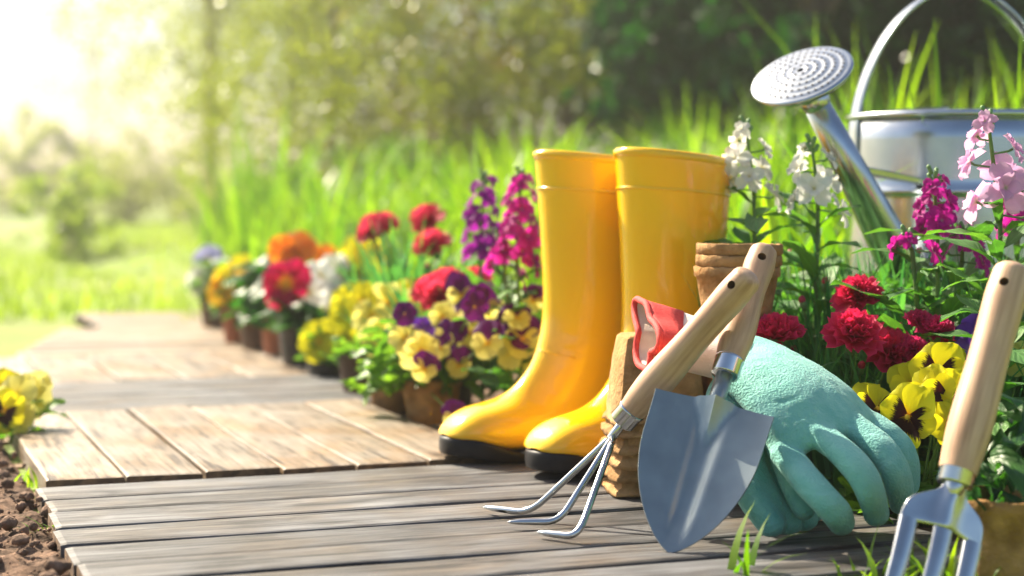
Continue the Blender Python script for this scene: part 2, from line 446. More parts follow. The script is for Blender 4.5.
M['tree_green'] = leaf_mat('green_foliage', (0.05, 0.12, 0.018), (0.12, 0.20, 0.03), rough=0.35, trans=0.5, tmul=(1.5, 1.7, 0.4), vein=False)
M['tree_dark'] = leaf_mat('dark_foliage', (0.010, 0.065, 0.010), (0.03, 0.12, 0.014), rough=0.35, trans=0.4, tmul=(1.0, 1.5, 0.5), vein=False)
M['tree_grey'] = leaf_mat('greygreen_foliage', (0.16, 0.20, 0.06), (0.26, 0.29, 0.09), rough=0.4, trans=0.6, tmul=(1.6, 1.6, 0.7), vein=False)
M['tree_lime'] = leaf_mat('lime_foliage', (0.15, 0.24, 0.03), (0.26, 0.34, 0.05), rough=0.4, trans=0.55, tmul=(1.5, 1.5, 0.5), vein=False)
M['tree_brown'] = leaf_mat('bronze_foliage', (0.11, 0.115, 0.012), (0.20, 0.185, 0.02), rough=0.35, trans=0.6, tmul=(1.7, 1.3, 0.4), vein=False)
Y = (0.82, 0.73, 0.012); YP = (0.87, 0.79, 0.17)
M['pet_yellow'] = petal_mat('yellow_petal', [(0.0, (0.80, 0.42, 0.005)), (0.25, Y), (1.0, (0.84, 0.77, 0.02))])
M['pet_blotch'] = petal_mat('blotched_yellow_petal', [(0.0, (0.75, 0.4, 0.0)), (0.08, (0.05, 0.006, 0.004)), (0.46, (0.025, 0.004, 0.006)), (0.58, Y), (1.0, (0.84, 0.76, 0.02))], namt=0.12)
M['pet_pale'] = petal_mat('pale_yellow_petal', [(0.0, (0.80, 0.40, 0.0)), (0.10, (0.84, 0.64, 0.04)), (0.28, YP), (1.0, (0.87, 0.82, 0.26))])
M['pet_purple'] = petal_mat('purple_petal', [(0.0, (0.22, 0.05, 0.20)), (0.3, (0.10, 0.004, 0.10)), (1.0, (0.13, 0.006, 0.15))], trans=0.3)
M['pet_violet'] = petal_mat('violet_petal', [(0.0, (0.3, 0.2, 0.5)), (0.3, (0.14, 0.03, 0.42)), (1.0, (0.16, 0.04, 0.48))], trans=0.25)
M['pet_white'] = petal_mat('white_petal', [(0.0, (0.70, 0.65, 0.25)), (0.25, (0.80, 0.80, 0.74)), (1.0, (0.82, 0.82, 0.80))])
M['pet_lilac'] = petal_mat('lilac_petal', [(0.0, (0.65, 0.6, 0.35)), (0.3, (0.50, 0.50, 0.78)), (1.0, (0.55, 0.55, 0.82))])
M['pet_magenta'] = petal_mat('magenta_petal', [(0.0, (0.85, 0.50, 0.01)), (0.22, (0.80, 0.40, 0.01)), (0.30, (0.55, 0.005, 0.06)), (1.0, (0.62, 0.008, 0.10))], namt=0.04)
M['pet_orange'] = petal_mat('orange_petal', [(0.0, (0.75, 0.30, 0.0)), (0.3, (0.80, 0.22, 0.01)), (1.0, (0.82, 0.30, 0.02))])
M['pet_amber'] = petal_mat('amber_petal', [(0.0, (0.40, 0.10, 0.0)), (0.3, (0.82, 0.42, 0.01)), (1.0, (0.85, 0.50, 0.02))])
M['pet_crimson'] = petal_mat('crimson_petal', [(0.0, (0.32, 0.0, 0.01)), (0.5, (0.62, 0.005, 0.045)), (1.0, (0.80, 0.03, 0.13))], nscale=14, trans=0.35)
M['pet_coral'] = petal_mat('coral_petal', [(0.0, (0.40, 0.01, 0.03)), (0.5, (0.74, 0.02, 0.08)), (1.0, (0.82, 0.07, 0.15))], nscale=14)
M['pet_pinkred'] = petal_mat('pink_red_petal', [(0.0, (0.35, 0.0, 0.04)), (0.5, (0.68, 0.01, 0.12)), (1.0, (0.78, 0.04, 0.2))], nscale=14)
M['pet_stock'] = petal_mat('magenta_stock_petal', [(0.0, (0.6, 0.4, 0.5)), (0.25, (0.46, 0.008, 0.26)), (1.0, (0.58, 0.02, 0.34))])
M['pet_plum'] = petal_mat('plum_stock_petal', [(0.0, (0.4, 0.2, 0.4)), (0.25, (0.28, 0.008, 0.28)), (1.0, (0.36, 0.02, 0.36))])
M['pet_rose'] = petal_mat('pale_pink_petal', [(0.0, (0.75, 0.72, 0.5)), (0.25, (0.78, 0.42, 0.70)), (1.0, (0.80, 0.50, 0.74))])
M['eye'] = mat('flower_eye', (0.75, 0.35, 0.0), (0.8, 0.5, 0.02), rough=0.7)
M['calyx'] = mat('calyx', (0.10, 0.22, 0.07), (0.16, 0.30, 0.10), rough=0.5, nscale=40)
M['bud'] = mat('red_bud', (0.40, 0.02, 0.05), (0.55, 0.03, 0.08), rough=0.5, nscale=60)

# ------------------------------------------------------------------ setting: ground
def ground_axis(lo, hi, n, k):
    t = np.linspace(-1, 1, n)
    return np.sinh(t * k) / math.sinh(k) * (hi - lo) / 2 + (hi + lo) / 2
gx = ground_axis(-600, 600, 181, 9.0); gy = ground_axis(-600, 600, 181, 9.0) + 3.0
gy = np.sort(gy)
V = np.array([(x, y, terrain(x, y)) for y in gy for x in gx])
n = len(gx)
idx = np.arange(n * n).reshape(n, n)
Q = np.stack([idx[:-1, :-1], idx[:-1, 1:], idx[1:, 1:], idx[1:, :-1]], -1).reshape(-1, 4)
link_g = tag(link('ground', mesh_np('ground', V, Q, M['ground'], True)), kind='structure')

def patch(name, x0, x1, y0, y1, step, amp, keep, m):
    "uneven soil sheet laid over the ground"
    xs = np.arange(x0, x1, step); ys = np.arange(y0, y1, step)
    vid = {}; V = []; F = []
    def vert(i, j):
        if (i, j) not in vid:
            x, y = xs[i], ys[j]
            nz = amp * (mnoise.fractal(Vector((x * 22, y * 22, 3.1)), 0.8, 2.1, 4) * 0.6 + abs(mnoise.noise(Vector((x * 60, y * 60, 8.0)))) * 0.8)
            e = keep(x, y)
            vid[(i, j)] = len(V); V.append((x, y, terrain(x, y) + 0.006 + nz * min(1, e * 20) - (0.02 if e < 0.03 else 0)))
        return vid[(i, j)]
    for i in range(len(xs) - 1):
        for j in range(len(ys) - 1):
            if keep(xs[i], ys[j]) > 0:
                F.append((vert(i, j), vert(i + 1, j), vert(i + 1, j + 1), vert(i, j + 1)))
    return mesh_np(name, np.array(V), np.array(F), m, True)

def keep_left(x, y):
    u, v = uv_of(x, y)
    return min(0.03 - u, u + 0.55, v + 1.1, 0.75 - v)
tag(link('soil_bed', patch('soil_bed', -1.6, 0.3, 0.9, 2.9, 0.012, 0.016, keep_left, M['soil'])), kind='structure')
def keep_right(x, y):
    u, v = uv_of(x, y)
    return min(u - 0.50 if v > 0.0 else u - 0.72, 1.15 - u, v + 0.9, 2.9 - v)
tag(link('flower_bed_soil', patch('flower_bed_soil', -1.0, 1.2, 0.9, 5.2, 0.02, 0.012, keep_right, M['soil'])), kind='structure')

random.seed(11)
def ico(sub=1):
    bm = bmesh.new(); bmesh.ops.create_icosphere(bm, subdivisions=sub, radius=1.0)
    v = [p.co.copy() for p in bm.verts]; f = [[q.index for q in p.verts] for p in bm.faces]
    bm.free(); return v, f
iv, if_ = ico(2)
mb = MB()
for k in range(1700):
    u = -random.random() ** 0.8 * 0.36 + 0.004; v = random.uniform(-0.65, 0.55)
    p = P0 + DU * u + DV * v
    r = 0.0012 + 0.0085 * random.random() ** 4
    sd = random.random() * 99
    s3 = Vector((random.uniform(0.7, 1.3), random.uniform(0.7, 1.3), random.uniform(0.6, 1.0)))
    z = terrain(p.x, p.y) + 0.010 + r * 0.4 + random.uniform(0, 0.01)
    mb.add([Vector((p.x, p.y, z)) + Vector([a * b for a, b in zip(q, s3)]) * r * (1 + 0.45 * mnoise.noise(q * 1.7 + Vector((sd, 0, 0)))) for q in iv], if_)
tag(link('soil_clods', mb.mesh('soil_clods', M['clod'])), 'crumbly brown soil clods beside the boardwalk edge', 'soil', kind='stuff')

# ------------------------------------------------------------------ setting: boardwalk
def plank_mesh(L, W, T, seed, m, b=0.0035):
    rnd = random.Random(seed)
    mb = MB()
    prof = [(-W / 2, -T), (-W / 2, -b), (-W / 2 + b * 0.35, -b * 0.35), (-W / 2 + b * 1.3, 0), (W / 2 - b * 1.3, 0), (W / 2 - b * 0.35, -b * 0.35), (W / 2, -b), (W / 2, -T)]
    ns = 9
    rows = []
    for i in range(ns):
        t = i / (ns - 1)
        ex = 0.001 if i in (0, ns - 1) else 0.0
        x = t * L
        if i == 1: x = 0.006
        if i == ns - 2: x = L - 0.006
        row = []
        for (y, z) in prof:
            dz = 0.0016 * mnoise.noise(Vector((x * 5 + seed * 3.3, y * 20, 0))) if z > -T * 0.9 else 0
            dy = 0.0018 * mnoise.noise(Vector((x * 7 + seed * 1.7, 5, 0)))
            zz = z - ex if z > -b else z
            row.append(Vector((x, y + dy, zz + dz)))
        rows.append(row)
    mb.grid(rows)
    K = len(prof)
    mb.f += [tuple(range(K)), tuple(reversed([(ns - 1) * K + k for k in range(K)]))]; mb.m += [1, 1]
    for i in range(ns - 1): mb.f.append((i * K, (i + 1) * K, (i + 1) * K + K - 1, i * K + K - 1)); mb.m.append(0)
    me = mb.mesh('plank', [m, M['end_grain']], smooth=False)
    return me

def place_plank(me, parent, origin, ang, tilt=0.0):
    o = link('plank', me, parent)
    o.location = origin; o.rotation_euler = (tilt, 0, ang)
    return o

bw = MB()
J = 0.02
for (u0, u1, v0, v1, z) in ((0.05, 0.78, -0.50, -0.47, -0.0235),):
    pass
def joist(mb, u0, u1, v0, v1, z):
    A = [P0 + DU * u + DV * v for u, v in ((u0, v0), (u1, v0), (u1, v1), (u0, v1))]
    V = [(p.x, p.y, z - J) for p in A] + [(p.x, p.y, z) for p in A]
    mb.add(V, [(0, 3, 2, 1), (4, 5, 6, 7), (0, 1, 5, 4), (1, 2, 6, 5), (2, 3, 7, 6), (3, 0, 4, 7)])
TH = 0.021
for u in (0.02, 0.40, 0.75): joist(bw, u, u + 0.03, -0.72, -0.004, -TH - 0.001)
for v in (0.06, 0.30, 0.55): joist(bw, -0.02, 0.56, v, v + 0.03, -TH + 0.0005)
for u in (0.02, 0.30, 0.55): joist(bw, u, u + 0.03, 0.69, 1.13, -TH - 0.001)
for v in (1.2, 1.5): joist(bw, 0.02, 0.78, v, v + 0.03, -TH - 0.001)
board = tag(link('boardwalk', bw.mesh('boardwalk_joists', M['joist'], False)), kind='structure')
random.seed(5)
meshes_a = [plank_mesh(0.80, 0.079, TH, s, M['plank']) for s in range(6)]
for i in range(8):                                   # front tile, planks across
    me = meshes_a[i % 6]
    off = 0.0 if i == 0 else random.uniform(-0.004, 0.004) - 0.001 * i
    o = P0 + DU * off + DV * (-0.042 - i * 0.0868)
    place_plank(me, board, (o.x, o.y, random.uniform(-0.0015, 0.0008)), DA + random.uniform(-0.003, 0.003), random.uniform(-0.012, 0.012))
meshes_b = [plank_mesh(0.66, 0.0875, TH + 0.004, 10 + s, M['plank_warm'], 0.002) for s in range(4)]
for i in range(6):                                   # second tile, planks running away
    o = P0 + DU * (0.057 + i * 0.0905) + DV * (0.014 + random.uniform(-0.003, 0.003))
    place_plank(meshes_b[i % 4], board, (o.x, o.y, 0.005 + random.uniform(-0.001, 0.001)), DA + math.pi / 2 + random.uniform(-0.005, 0.005), random.uniform(-0.02, 0.02))
meshes_c = [plank_mesh(0.34, 0.081, TH, 20 + s, M['plank']) for s in range(2)]
for i in range(4):                                   # short boards behind the boots
    o = P0 + DU * 0.575 + DV * (0.058 + i * 0.088)
    place_plank(meshes_c[i % 2], board, (o.x, o.y, 0.0), DA, random.uniform(-0.01, 0.01))
meshes_d = [plank_mesh(0.72, 0.105, TH, 30 + s, M['plank']) for s in range(2)]
for i in range(4):
    o = P0 + DU * (-0.03) + DV * (0.745 + i * 0.112)
    place_plank(meshes_d[i % 2], board, (o.x, o.y, 0.0), DA, 0)
meshes_e = [plank_mesh(0.54, 0.113, TH, 40 + s, M['plank_warm'], 0.002) for s in range(3)]
B4 = onz(-16, 385, 0)
for i in range(7):
    o = B4 + DU * (0.055 + i * 0.117)
    place_plank(meshes_e[i % 3], board, (o.x, o.y, 0.0), DA + math.pi / 2, random.uniform(-0.015, 0.015))
meshes_f = [plank_mesh(0.95, 0.124, TH, 50 + s, M['plank_warm']) for s in range(2)]
B5 = onz(14, 357, 0)
for i in range(6):
    o = B5 + DV * (0.07 + i * 0.128) + DU * (0.01 + i * 0.03)
    place_plank(meshes_f[i % 2], board, (o.x, o.y, 0.0), DA - 0.12, random.uniform(-0.01, 0.01))
B6 = onz(100, 327, 0)
for i in range(5):
    o = B6 + DV * (0.03 + i * 0.128)
    place_plank(meshes_f[i % 2], board, (o.x, o.y, 0.0), DA - 0.2, 0)

# ------------------------------------------------------------------ rubber boots
def boot(label, toe, ang):
    "toe tip on the deck at `toe`; the foot points along ang (heel towards the back right)"
    t = thing('rubber_boot', label, 'boot', toe, 'pair of yellow rubber boots')
    Mx = Matrix.Rotation(ang, 4, 'Z')
    # side profile in local (x back from toe, z up): F front line, B back line, half width
    S = [  # Fx, Fz, Bx, Bz, halfwidth
        (0.1230, 0.386, 0.2730, 0.370, 0.0640), (0.1245, 0.374, 0.2720, 0.359, 0.0635), (0.1275, 0.342, 0.2700, 0.330, 0.0622),
        (0.1310, 0.295, 0.2665, 0.290, 0.0595), (0.1335, 0.250, 0.2635, 0.245, 0.0562), (0.1345, 0.205, 0.2620, 0.195, 0.0528),
        (0.1325, 0.170, 0.2630, 0.150, 0.0495), (0.1270, 0.145, 0.2665, 0.110, 0.0468), (0.1195, 0.126, 0.2720, 0.075, 0.0440),
        (0.1100, 0.110, 0.2735, 0.045, 0.0420), (0.0985, 0.096, 0.2600, 0.018, 0.0410), (0.0860, 0.0850, 0.2200, 0.012, 0.0415),
        (0.0720, 0.0770, 0.1600, 0.012, 0.0440), (0.0560, 0.0725, 0.1050, 0.012, 0.0465), (0.0400, 0.0690, 0.0640, 0.013, 0.0465),
        (0.0270, 0.0640, 0.0360, 0.015, 0.0430), (0.0150, 0.0560, 0.0180, 0.018, 0.0370), (0.0060, 0.0460, 0.0070, 0.022, 0.0270), (0.0015, 0.0370, 0.0020, 0.028, 0.0130)]
    def sst(a, b, x):
        tq = min(1, max(0, (x - a) / (b - a))); return tq * tq * (3 - 2 * tq)
    def topz(x): return 0.008 + 0.026 * (1 - sst(0.012, 0.100, x)) + 0.008 * sst(0.2, 0.27, x)
    A = np.array(S)
    A[:, 1] *= 0.985; A[:, 3] *= 0.985
    A[:, 0] *= 1.08; A[:, 2] *= 1.08
    A[:8, 4] *= np.linspace(0.88, 1.0, 8)
    # resample the stations smoothly
    tt = np.linspace(0, len(S) - 1, 73)
    def cr(col):
        y = A[:, col]; out = []
        for q in tt:
            i = min(int(q), len(y) - 2); f = q - i
            p0, p1, p2, p3 = y[max(i - 1, 0)], y[i], y[i + 1], y[min(i + 2, len(y) - 1)]
            out.append(0.5 * (2 * p1 + (p2 - p0) * f + (2 * p0 - 5 * p1 + 4 * p2 - p3) * f * f + (3 * p1 - p0 - 3 * p2 + p3) * f ** 3))
        return out
    C = [cr(i) for i in range(5)]
    nn = 40
    rows = []
    for j in range(len(tt)):
        fx, fz, bx, bz, hw = (C[i][j] for i in range(5))
        low = max(0.0, min(1.0, (tt[j] - 8.5) / 4.0))
        row = []
        # seams: slight raised bands round the shaft
        z_av = (fz + bz) / 2
        wob = 0.0012 * mnoise.noise(Vector((z_av * 18, toe.x * 9, 1.0)))
        for k in range(nn):
            a = 2 * math.pi * k / nn
            c = math.cos(a); s_ = math.sin(a)
            e = 1.0 - 0.25 * low
            cc = math.copysign(abs(c) ** e, c); ss = math.copysign(abs(s_) ** (1.0 - 0.2 * low), s_)
            m = (cc + 1) / 2                       # 1 front, 0 back
            wfac = 1.0 + (0.10 * low * (0.5 - m) * 2 if low else 0)
            dent = 0.0022 * mnoise.noise(Vector((z_av * 7 + 3, math.cos(a) * 1.3, math.sin(a) * 1.3 + toe.x * 7)))
            dent += 0.0011 * math.sin(z_av * 260 + 2 * math.sin(a)) * math.exp(-((z_av - 0.135) / 0.035) ** 2) * (0.4 + 0.6 * m)
            X_ = bx + (fx - bx) * m; Z_ = bz + (fz - bz) * m; Y_ = ss * (hw * wfac + dent) + wob
            if tt[j] > 8:
                tz = topz(X_); pull = sst(tz + 0.002, tz - 0.007, Z_)
                Y_ *= 1 - 0.13 * pull; X_ += (0.146 - X_) * 0.07 * pull
            row.append(Vector((X_, Y_, Z_)))
        rows.append(row)
    # thickness at the mouth: rolled rim, then down the inside
    cen = [sum(r, Vector()) / nn for r in rows]
    def ring(j, off, dz=0.0):
        out = []
        for p in rows[j]:
            d = p - cen[j]; d.z = 0
            out.append(p + d.normalized() * off + Vector((0, 0, dz)))
        return out
    inner = [ring(j, -0.0028) for j in range(26, 0, -3)]
    body = inner + [ring(0, -0.0026, 0.001), ring(0, -0.0012, 0.0022)] + rows
    mb = MB()
    body = [[Mx @ p for p in r + [r[0]]] for r in body]
    mb.grid([r for r in body])
    bo = link('upper', mb.mesh('boot_upper', M['rubber']), t)
    baked(bo, [('WELD', {'merge_threshold': 0.0002})])
    smooth_mesh(bo.data)
    # rim bands
    def band(name, z, hgt, proud):
        js = [j for j in range(len(tt)) if abs(0.5 * (C[1][j] + C[3][j]) - z) < 0.02]
        prof = []
        def section(zz):
            # interpolate a ring whose mean height is zz
            zs = [0.5 * (C[1][j] + C[3][j]) for j in range(len(tt))]
            for j in range(len(tt) - 1):
                if zs[j] >= zz >= zs[j + 1]:
                    f = (zs[j] - zz) / (zs[j] - zs[j + 1]); return [rows[j][k].lerp(rows[j + 1][k], f) for k in range(nn)]
            return rows[0]
        R_ = []
        for dz, pr in ((hgt / 2, -0.0008), (hgt / 2 - 0.0008, proud), (0, proud * 1.25), (-hgt / 2 + 0.0008, proud), (-hgt / 2, -0.0008)):
            sec = section(min(z + dz, 0.3742)); c0 = sum(sec, Vector()) / nn
            rr = []
            for p in sec:
                d = p - c0; d.z = 0
                rr.append(Mx @ (p + d.normalized() * pr + Vector((0, 0, dz * 0.0))))
            R_.append(rr + [rr[0]])
        mb2 = MB(); mb2.grid(R_)
        link(name, mb2.mesh(name, M['rubber']), t, None)
    band('rim_band', 0.3690, 0.010, 0.0016)
    band('trim_band', 0.329, 0.004, 0.0012)
    # moulding line across the shin
    mb3 = MB(); pts = []
    for k in range(-6, 7):
        a = 2 * math.pi * k / nn * 1.2
        j = 30 + 0
        r = rows[j]
        kk = (k % nn)
        p = r[kk]; d = p - cen[j]; d.z = 0
        pts.append(Mx @ (p + d.normalized() * 0.0002))
    mb3.tube(pts, 0.0009, 6)
    link('moulding_line', mb3.mesh('moulding_line', M['rubber']), t)
    # sole with raised toe cap: stacked footprint outlines
    outl = [(-0.003, 0.0), (0.001, 0.018), (0.010, 0.032), (0.026, 0.044), (0.05, 0.050), (0.08, 0.0495), (0.11, 0.0455), (0.15, 0.041), (0.19, 0.040), (0.23, 0.0415), (0.258, 0.038), (0.272, 0.028), (0.2775, 0.012)]
    outl = [(x * 1.08, y) for x, y in outl]
    loop = [(x, y) for x, y in outl] + [(x, -y) for x, y in reversed(outl) if y > 0]
    n2 = len(loop)
    def botz(x):
        z = 0.010 * (1 - sst(0.0, 0.06, x))
        z += 0.006 * (sst(0.115, 0.135, x) - sst(0.165, 0.185, x))
        return z
    rings = []
    for f, ins in ((0.0, 0.92), (0.06, 0.97), (0.35, 1.0), (0.9, 1.005), (1.0, 0.985), (1.0, 0.80)):
        rr = []
        for x, y in loop:
            xx = 0.135 + (x - 0.135) * (1 - (1 - ins) * 0.5); yy = y * ins
            lean = 0.002 * f * (1 - sst(0.0, 0.05, x))
            rr.append(Mx @ Vector((xx + lean, yy, botz(x) + (topz(x) - botz(x)) * f)))
        rings.append(rr + [rr[0]])
    mb4 = MB(); mb4.grid(rings)
    mb4.f.append(tuple(reversed(range(n2)))); mb4.m.append(0)
    so = link('sole', mb4.mesh('boot_sole', M['sole']), t)
    baked(so, [('WELD', {'merge_threshold': 0.0002}), ('SUBSURF', {'levels': 1, 'render_levels': 1})])
    smooth_mesh(so.data)
    return t
boot('glossy yellow rubber boot with its toe against the yellow and purple violas', onz(443, 464, 0.0), R(29))
boot('glossy yellow rubber boot right beside the inverted square peat pots', onz(533, 480, 0.0), R(37))

# ------------------------------------------------------------------ hand tools
def handle(parent, base, axis, L, prof, hole_at, face):
    "turned beech handle from base along axis, with a drilled hanging hole"
    mb = MB()
    pr = []
    n = 34
    for i in range(n + 1):
        q = i / n
        j = min(int(q * (len(prof) - 1)), len(prof) - 2); f = q * (len(prof) - 1) - j
        p0, p1, p2, p3 = prof[max(j - 1, 0)], prof[j], prof[j + 1], prof[min(j + 2, len(prof) - 1)]
        r = 0.5 * (2 * p1 + (p2 - p0) * f + (2 * p0 - 5 * p1 + 4 * p2 - p3) * f * f + (3 * p1 - p0 - 3 * p2 + p3) * f ** 3)
        pr.append((r, q * L))
    rt = pr[-1][0]
    for a in (20, 40, 60, 78): pr.append((rt * math.cos(R(a)), L + rt * 0.62 * math.sin(R(a))))
    mb.lathe(pr, 36)
    m = len(pr)
    mb.f += [tuple(reversed(range(36))), tuple((m - 1) * 36 + k for k in range(36))]; mb.m += [0, 0]
    h = link('handle', mb.mesh('handle', [M['beech'], M['hole']]), parent)
    cut = MB(); cut.tube([(0, -0.05, hole_at), (0, 0.05, hole_at)], 0.0042, 20, mi=0)
    me_c = cut.mesh('cut', M['hole'])
    oc = link('cutter', me_c, parent)
    baked(h, [('BOOLEAN', {'operation': 'DIFFERENCE', 'object': oc, 'solver': 'EXACT'})])
    bpy.data.objects.remove(oc)
    smooth_mesh(h.data)
    try: h.data.set_sharp_from_angle(angle=R(50))
    except Exception: pass
    h.matrix_basis = frame(base, axis, face)
    return h

def ferrule(parent, pos, axis, r, L):
    mb = MB()
    mb.lathe([(r * 0.6, -L * 0.52), (r * 0.97, -L * 0.5), (r * 1.02, -L * 0.44), (r * 1.02, L * 0.30), (r * 1.07, L * 0.36), (r * 1.07, L * 0.47), (r * 1.0, L * 0.5), (r * 0.7, L * 0.5)], 36)
    link('ferrule', mb.mesh('ferrule', M['chrome']), parent, frame(pos, axis))

# trowel -------------------------------------------------------
tip = onz(669, 553, 0.0)
topp = at(764, 250, 1.745)
ax = (topp - tip); TL = ax.length; axn = ax.normalized()
tw = thing('trowel', 'steel garden trowel with broad blade standing on its tip against the gloves', 'trowel', tip)
toC = (CAMP - tip); toC = (toC - axn * toC.dot(axn)).normalized()
side = axn.cross(toC).normalized()
if side.x < 0: side = -side
# blade frame: x right, y towards the viewer side, z up the tool
nrm = (toC * math.cos(R(10)) + side * math.sin(R(10))).normalized()
bl = 0.160
rows = []; NJ, NK = 40, 37
def hwid(s):           # s 0 at the tip, 1 at the shoulders
    if s < 0.72: return 0.0565 * (1 - (1 - s / 0.72) ** 2.0) ** 0.74
    return 0.0565 + 0.0012 * (s - 0.72) / 0.28
for j in range(NJ):
    s = (j / (NJ - 1)) ** 1.5
    row = []
    h = max(hwid(s), 0.0006)
    for k in range(NK):
        q = -1 + 2 * k / (NK - 1)
        x = q * h
        z = s * bl - 0.010 * max(0, abs(q) - 0.25) * max(0, (s - 0.93) / 0.07) * 0.8
        y = 0.006 * (x / 0.055) ** 2 * 1.5                             # dished
        gw = 0.009 + 0.005 * s
        groove = math.exp(-(x / gw) ** 4)
        y -= 0.0052 * groove * sstep(0.02, 0.3, s)                       # long central channel
        sock = max(0.0, (s - 0.70) / 0.30)                               # socket swelling to the neck
        w2 = 0.003 + 0.017 * sock
        y += 0.021 * sock ** 1.2 * max(0.0, 1 - abs(x) / w2) ** 0.8 if abs(x) < w2 else 0
        row.append(Vector((x, y, z)))
    rows.append(row)
mb = MB(); mb.grid(rows)
Mb = frame((0, 0, 0), axn, side)
yv = Mb.col[1].xyz
if yv.dot(toC) < 0:
    Mb = frame((0, 0, 0), axn, -side)
Mb = Mb @ Matrix.Rotation(R(-9), 4, 'Z')
bo = link('blade', mb.mesh('trowel_blade', M['steel']), tw)
baked(bo, [('SOLIDIFY', {'thickness': 0.0016, 'offset': 0.0})])
smooth_mesh(bo.data)
try: bo.data.set_sharp_from_angle(angle=R(40))
except Exception: pass
bo.matrix_basis = Mb
HL = 0.132
hb = TL - HL - 0.012
mb = MB()
pts = [Mb @ Vector((0, 0.0085 - 0.002 * i, 0.128 + (hb - 0.128) * i / 6)) for i in range(7)]
mb.tube([Mb @ Vector((0, 0.001, 0.151)), Mb @ Vector((0, 0.002, 0.158)), Mb @ Vector((0, 0.002, 0.166)), Mb @ Vector((0, 0.0, hb + 0.004))], [0.003, 0.0078, 0.0082, 0.0085], 20)
link('neck', mb.mesh('trowel_neck', M['steel']), tw)
ferrule(tw, axn * (hb + 0.006), axn, 0.0135, 0.019)
handle(tw, axn * (hb + 0.008), axn, HL, [0.0128, 0.0150, 0.0166, 0.0168, 0.0158, 0.0145, 0.0140, 0.0148, 0.0155, 0.0140], HL - 0.013, tuple(side))

# hand cultivator ---------------------------------------------
cb = at(626, 417, 1.725); ct = at(742, 284, 1.665)
can = (ct - cb); CL = can.length; can.normalize()
fk = at(612, 437, 1.735)
root = onz(560, 521, 0.0)
hc = thing('hand_cultivator', 'three pronged hand cultivator with beech handle resting on the trowel handle', 'cultivator', root)
lo = lambda p: Vector(p) - root
mb = MB()
nk = can
mb.tube([lo(fk - can * 0.006), lo(fk), lo(cb + can * 0.012)], [0.0042, 0.0046, 0.0046], 14)
link('shank', mb.mesh('cultivator_shank', M['chrome']), hc)
tr = 0.0034
for bend, tipp in (((530, 513), (482, 506)), ((559, 522), (507, 522)), ((578, 537), (536, 532))):
    B = onz(*bend, 0.0062); T = onz(*tipp, 0.006)
    if tipp[0] == 482: T = onz(482, 507, 0.006)
    A0 = fk + can * 0.002
    d1 = (B - A0)
    spread = A0.lerp(B, 0.10) + (Vector((d1.x * 0.0, d1.y * 0.10, 0)))
    pts = [A0]
    for i in range(1, 9): pts.append(spread.lerp(B, (i - 1) / 8.6))
    e = pts[-1]
    c2 = B
    for i in range(1, 7):
        q = i / 6; p = e * (1 - q) ** 2 + c2 * 2 * q * (1 - q) + B.lerp(T, 0.28) * q * q
        pts.append(p)
    pts += [B.lerp(T, 0.5), B.lerp(T, 0.75), B.lerp(T, 0.92), T]
    rr = [tr] * (len(pts) - 4) + [tr, tr * 0.9, tr * 0.55, tr * 0.12]
    mb = MB(); mb.tube([lo(p) for p in pts], rr, 12)
    link('tine', mb.mesh('tine', M['chrome']), hc)
ferrule(hc, lo(cb + can * 0.002), can, 0.0135, 0.018)
handle(hc, lo(cb + can * 0.006), can, CL, [0.0132, 0.0158, 0.0172, 0.0170, 0.0160, 0.0152, 0.0150, 0.0154, 0.0160, 0.0148], CL - 0.010, (-0.6, 0.6, 0.53))

# hand fork ----------------------------------------------------
fd = 1.48
fb = at(957, 474, fd); ft = at(1011, 276, fd + 0.06)
fa = (ft - fb); FL = fa.length; fa.normalize()
gb = at(938, 575, fd - 0.02)
froot = Vector((gb.x, gb.y, terrain(gb.x, gb.y)))
hf = thing('hand_fork', 'broad three tined hand fork stuck upright in the soil beside the deck', 'hand fork', froot)
lo2 = lambda p: Vector(p) - froot
ferrule(hf, lo2(fb - fa * 0.002), fa, 0.0150, 0.017)
handle(hf, lo2(fb + fa * 0.002), fa, FL, [0.0162, 0.0180, 0.0190, 0.0188, 0.0180, 0.0175, 0.0174, 0.0178, 0.0180, 0.0165], FL - 0.016, (0.9, -0.45, 0))
Mf = frame(lo2(fb), fa, (1, 0.15, 0))
if Mf.col[1].xyz.y > 0: Mf = frame(lo2(fb), fa, (-1, -0.15, 0))
sgn = 1 if Mf.col[0].x > 0 else -1
mb = MB()
# pressed head: a sheet that flares from the neck into two shoulders with a centre ridge
rows = []
ZS = [(-0.006, 0.0078, 0.0), (-0.012, 0.0088, 0.0), (-0.018, 0.0115, 0.02), (-0.0225, 0.0195, 0.10), (-0.0265, 0.0290, 0.3), (-0.031, 0.0345, 0.6), (-0.037, 0.0365, 0.9), (-0.044, 0.0370, 1.0), (-0.050, 0.0372, 1.0)]
for (z, w, fl) in ZS:
    row = []
    for k in range(25):
        q = -1 + 2 * k / 24
        x = q * w
        ridge = 0.0085 * math.exp(-(x / 0.0085) ** 2) * (1 - 0.55 * fl)
        drop = -0.010 * fl * (abs(q) ** 2) * 0.6
        row.append(Vector((x, ridge + 0.006 * fl * (1 - abs(q)) - 0.003 * fl, z + drop)))
    rows.append(row)
mb.grid(rows)
ho = link('fork_head', mb.mesh('fork_head', M['forksteel']), hf)
baked(ho, [('SOLIDIFY', {'thickness': 0.0026, 'offset': 0.0}), ('SUBSURF', {'levels': 1, 'render_levels': 1})])
smooth_mesh(ho.data); ho.matrix_basis = Mf
mb = MB(); mb.tube([(0, 0.001, 0.004), (0, 0.003, -0.012), (0, 0.004, -0.026)], [0.0088, 0.0092, 0.004], 20)
link('neck', mb.mesh('fork_neck', M['forksteel']), hf, Mf)
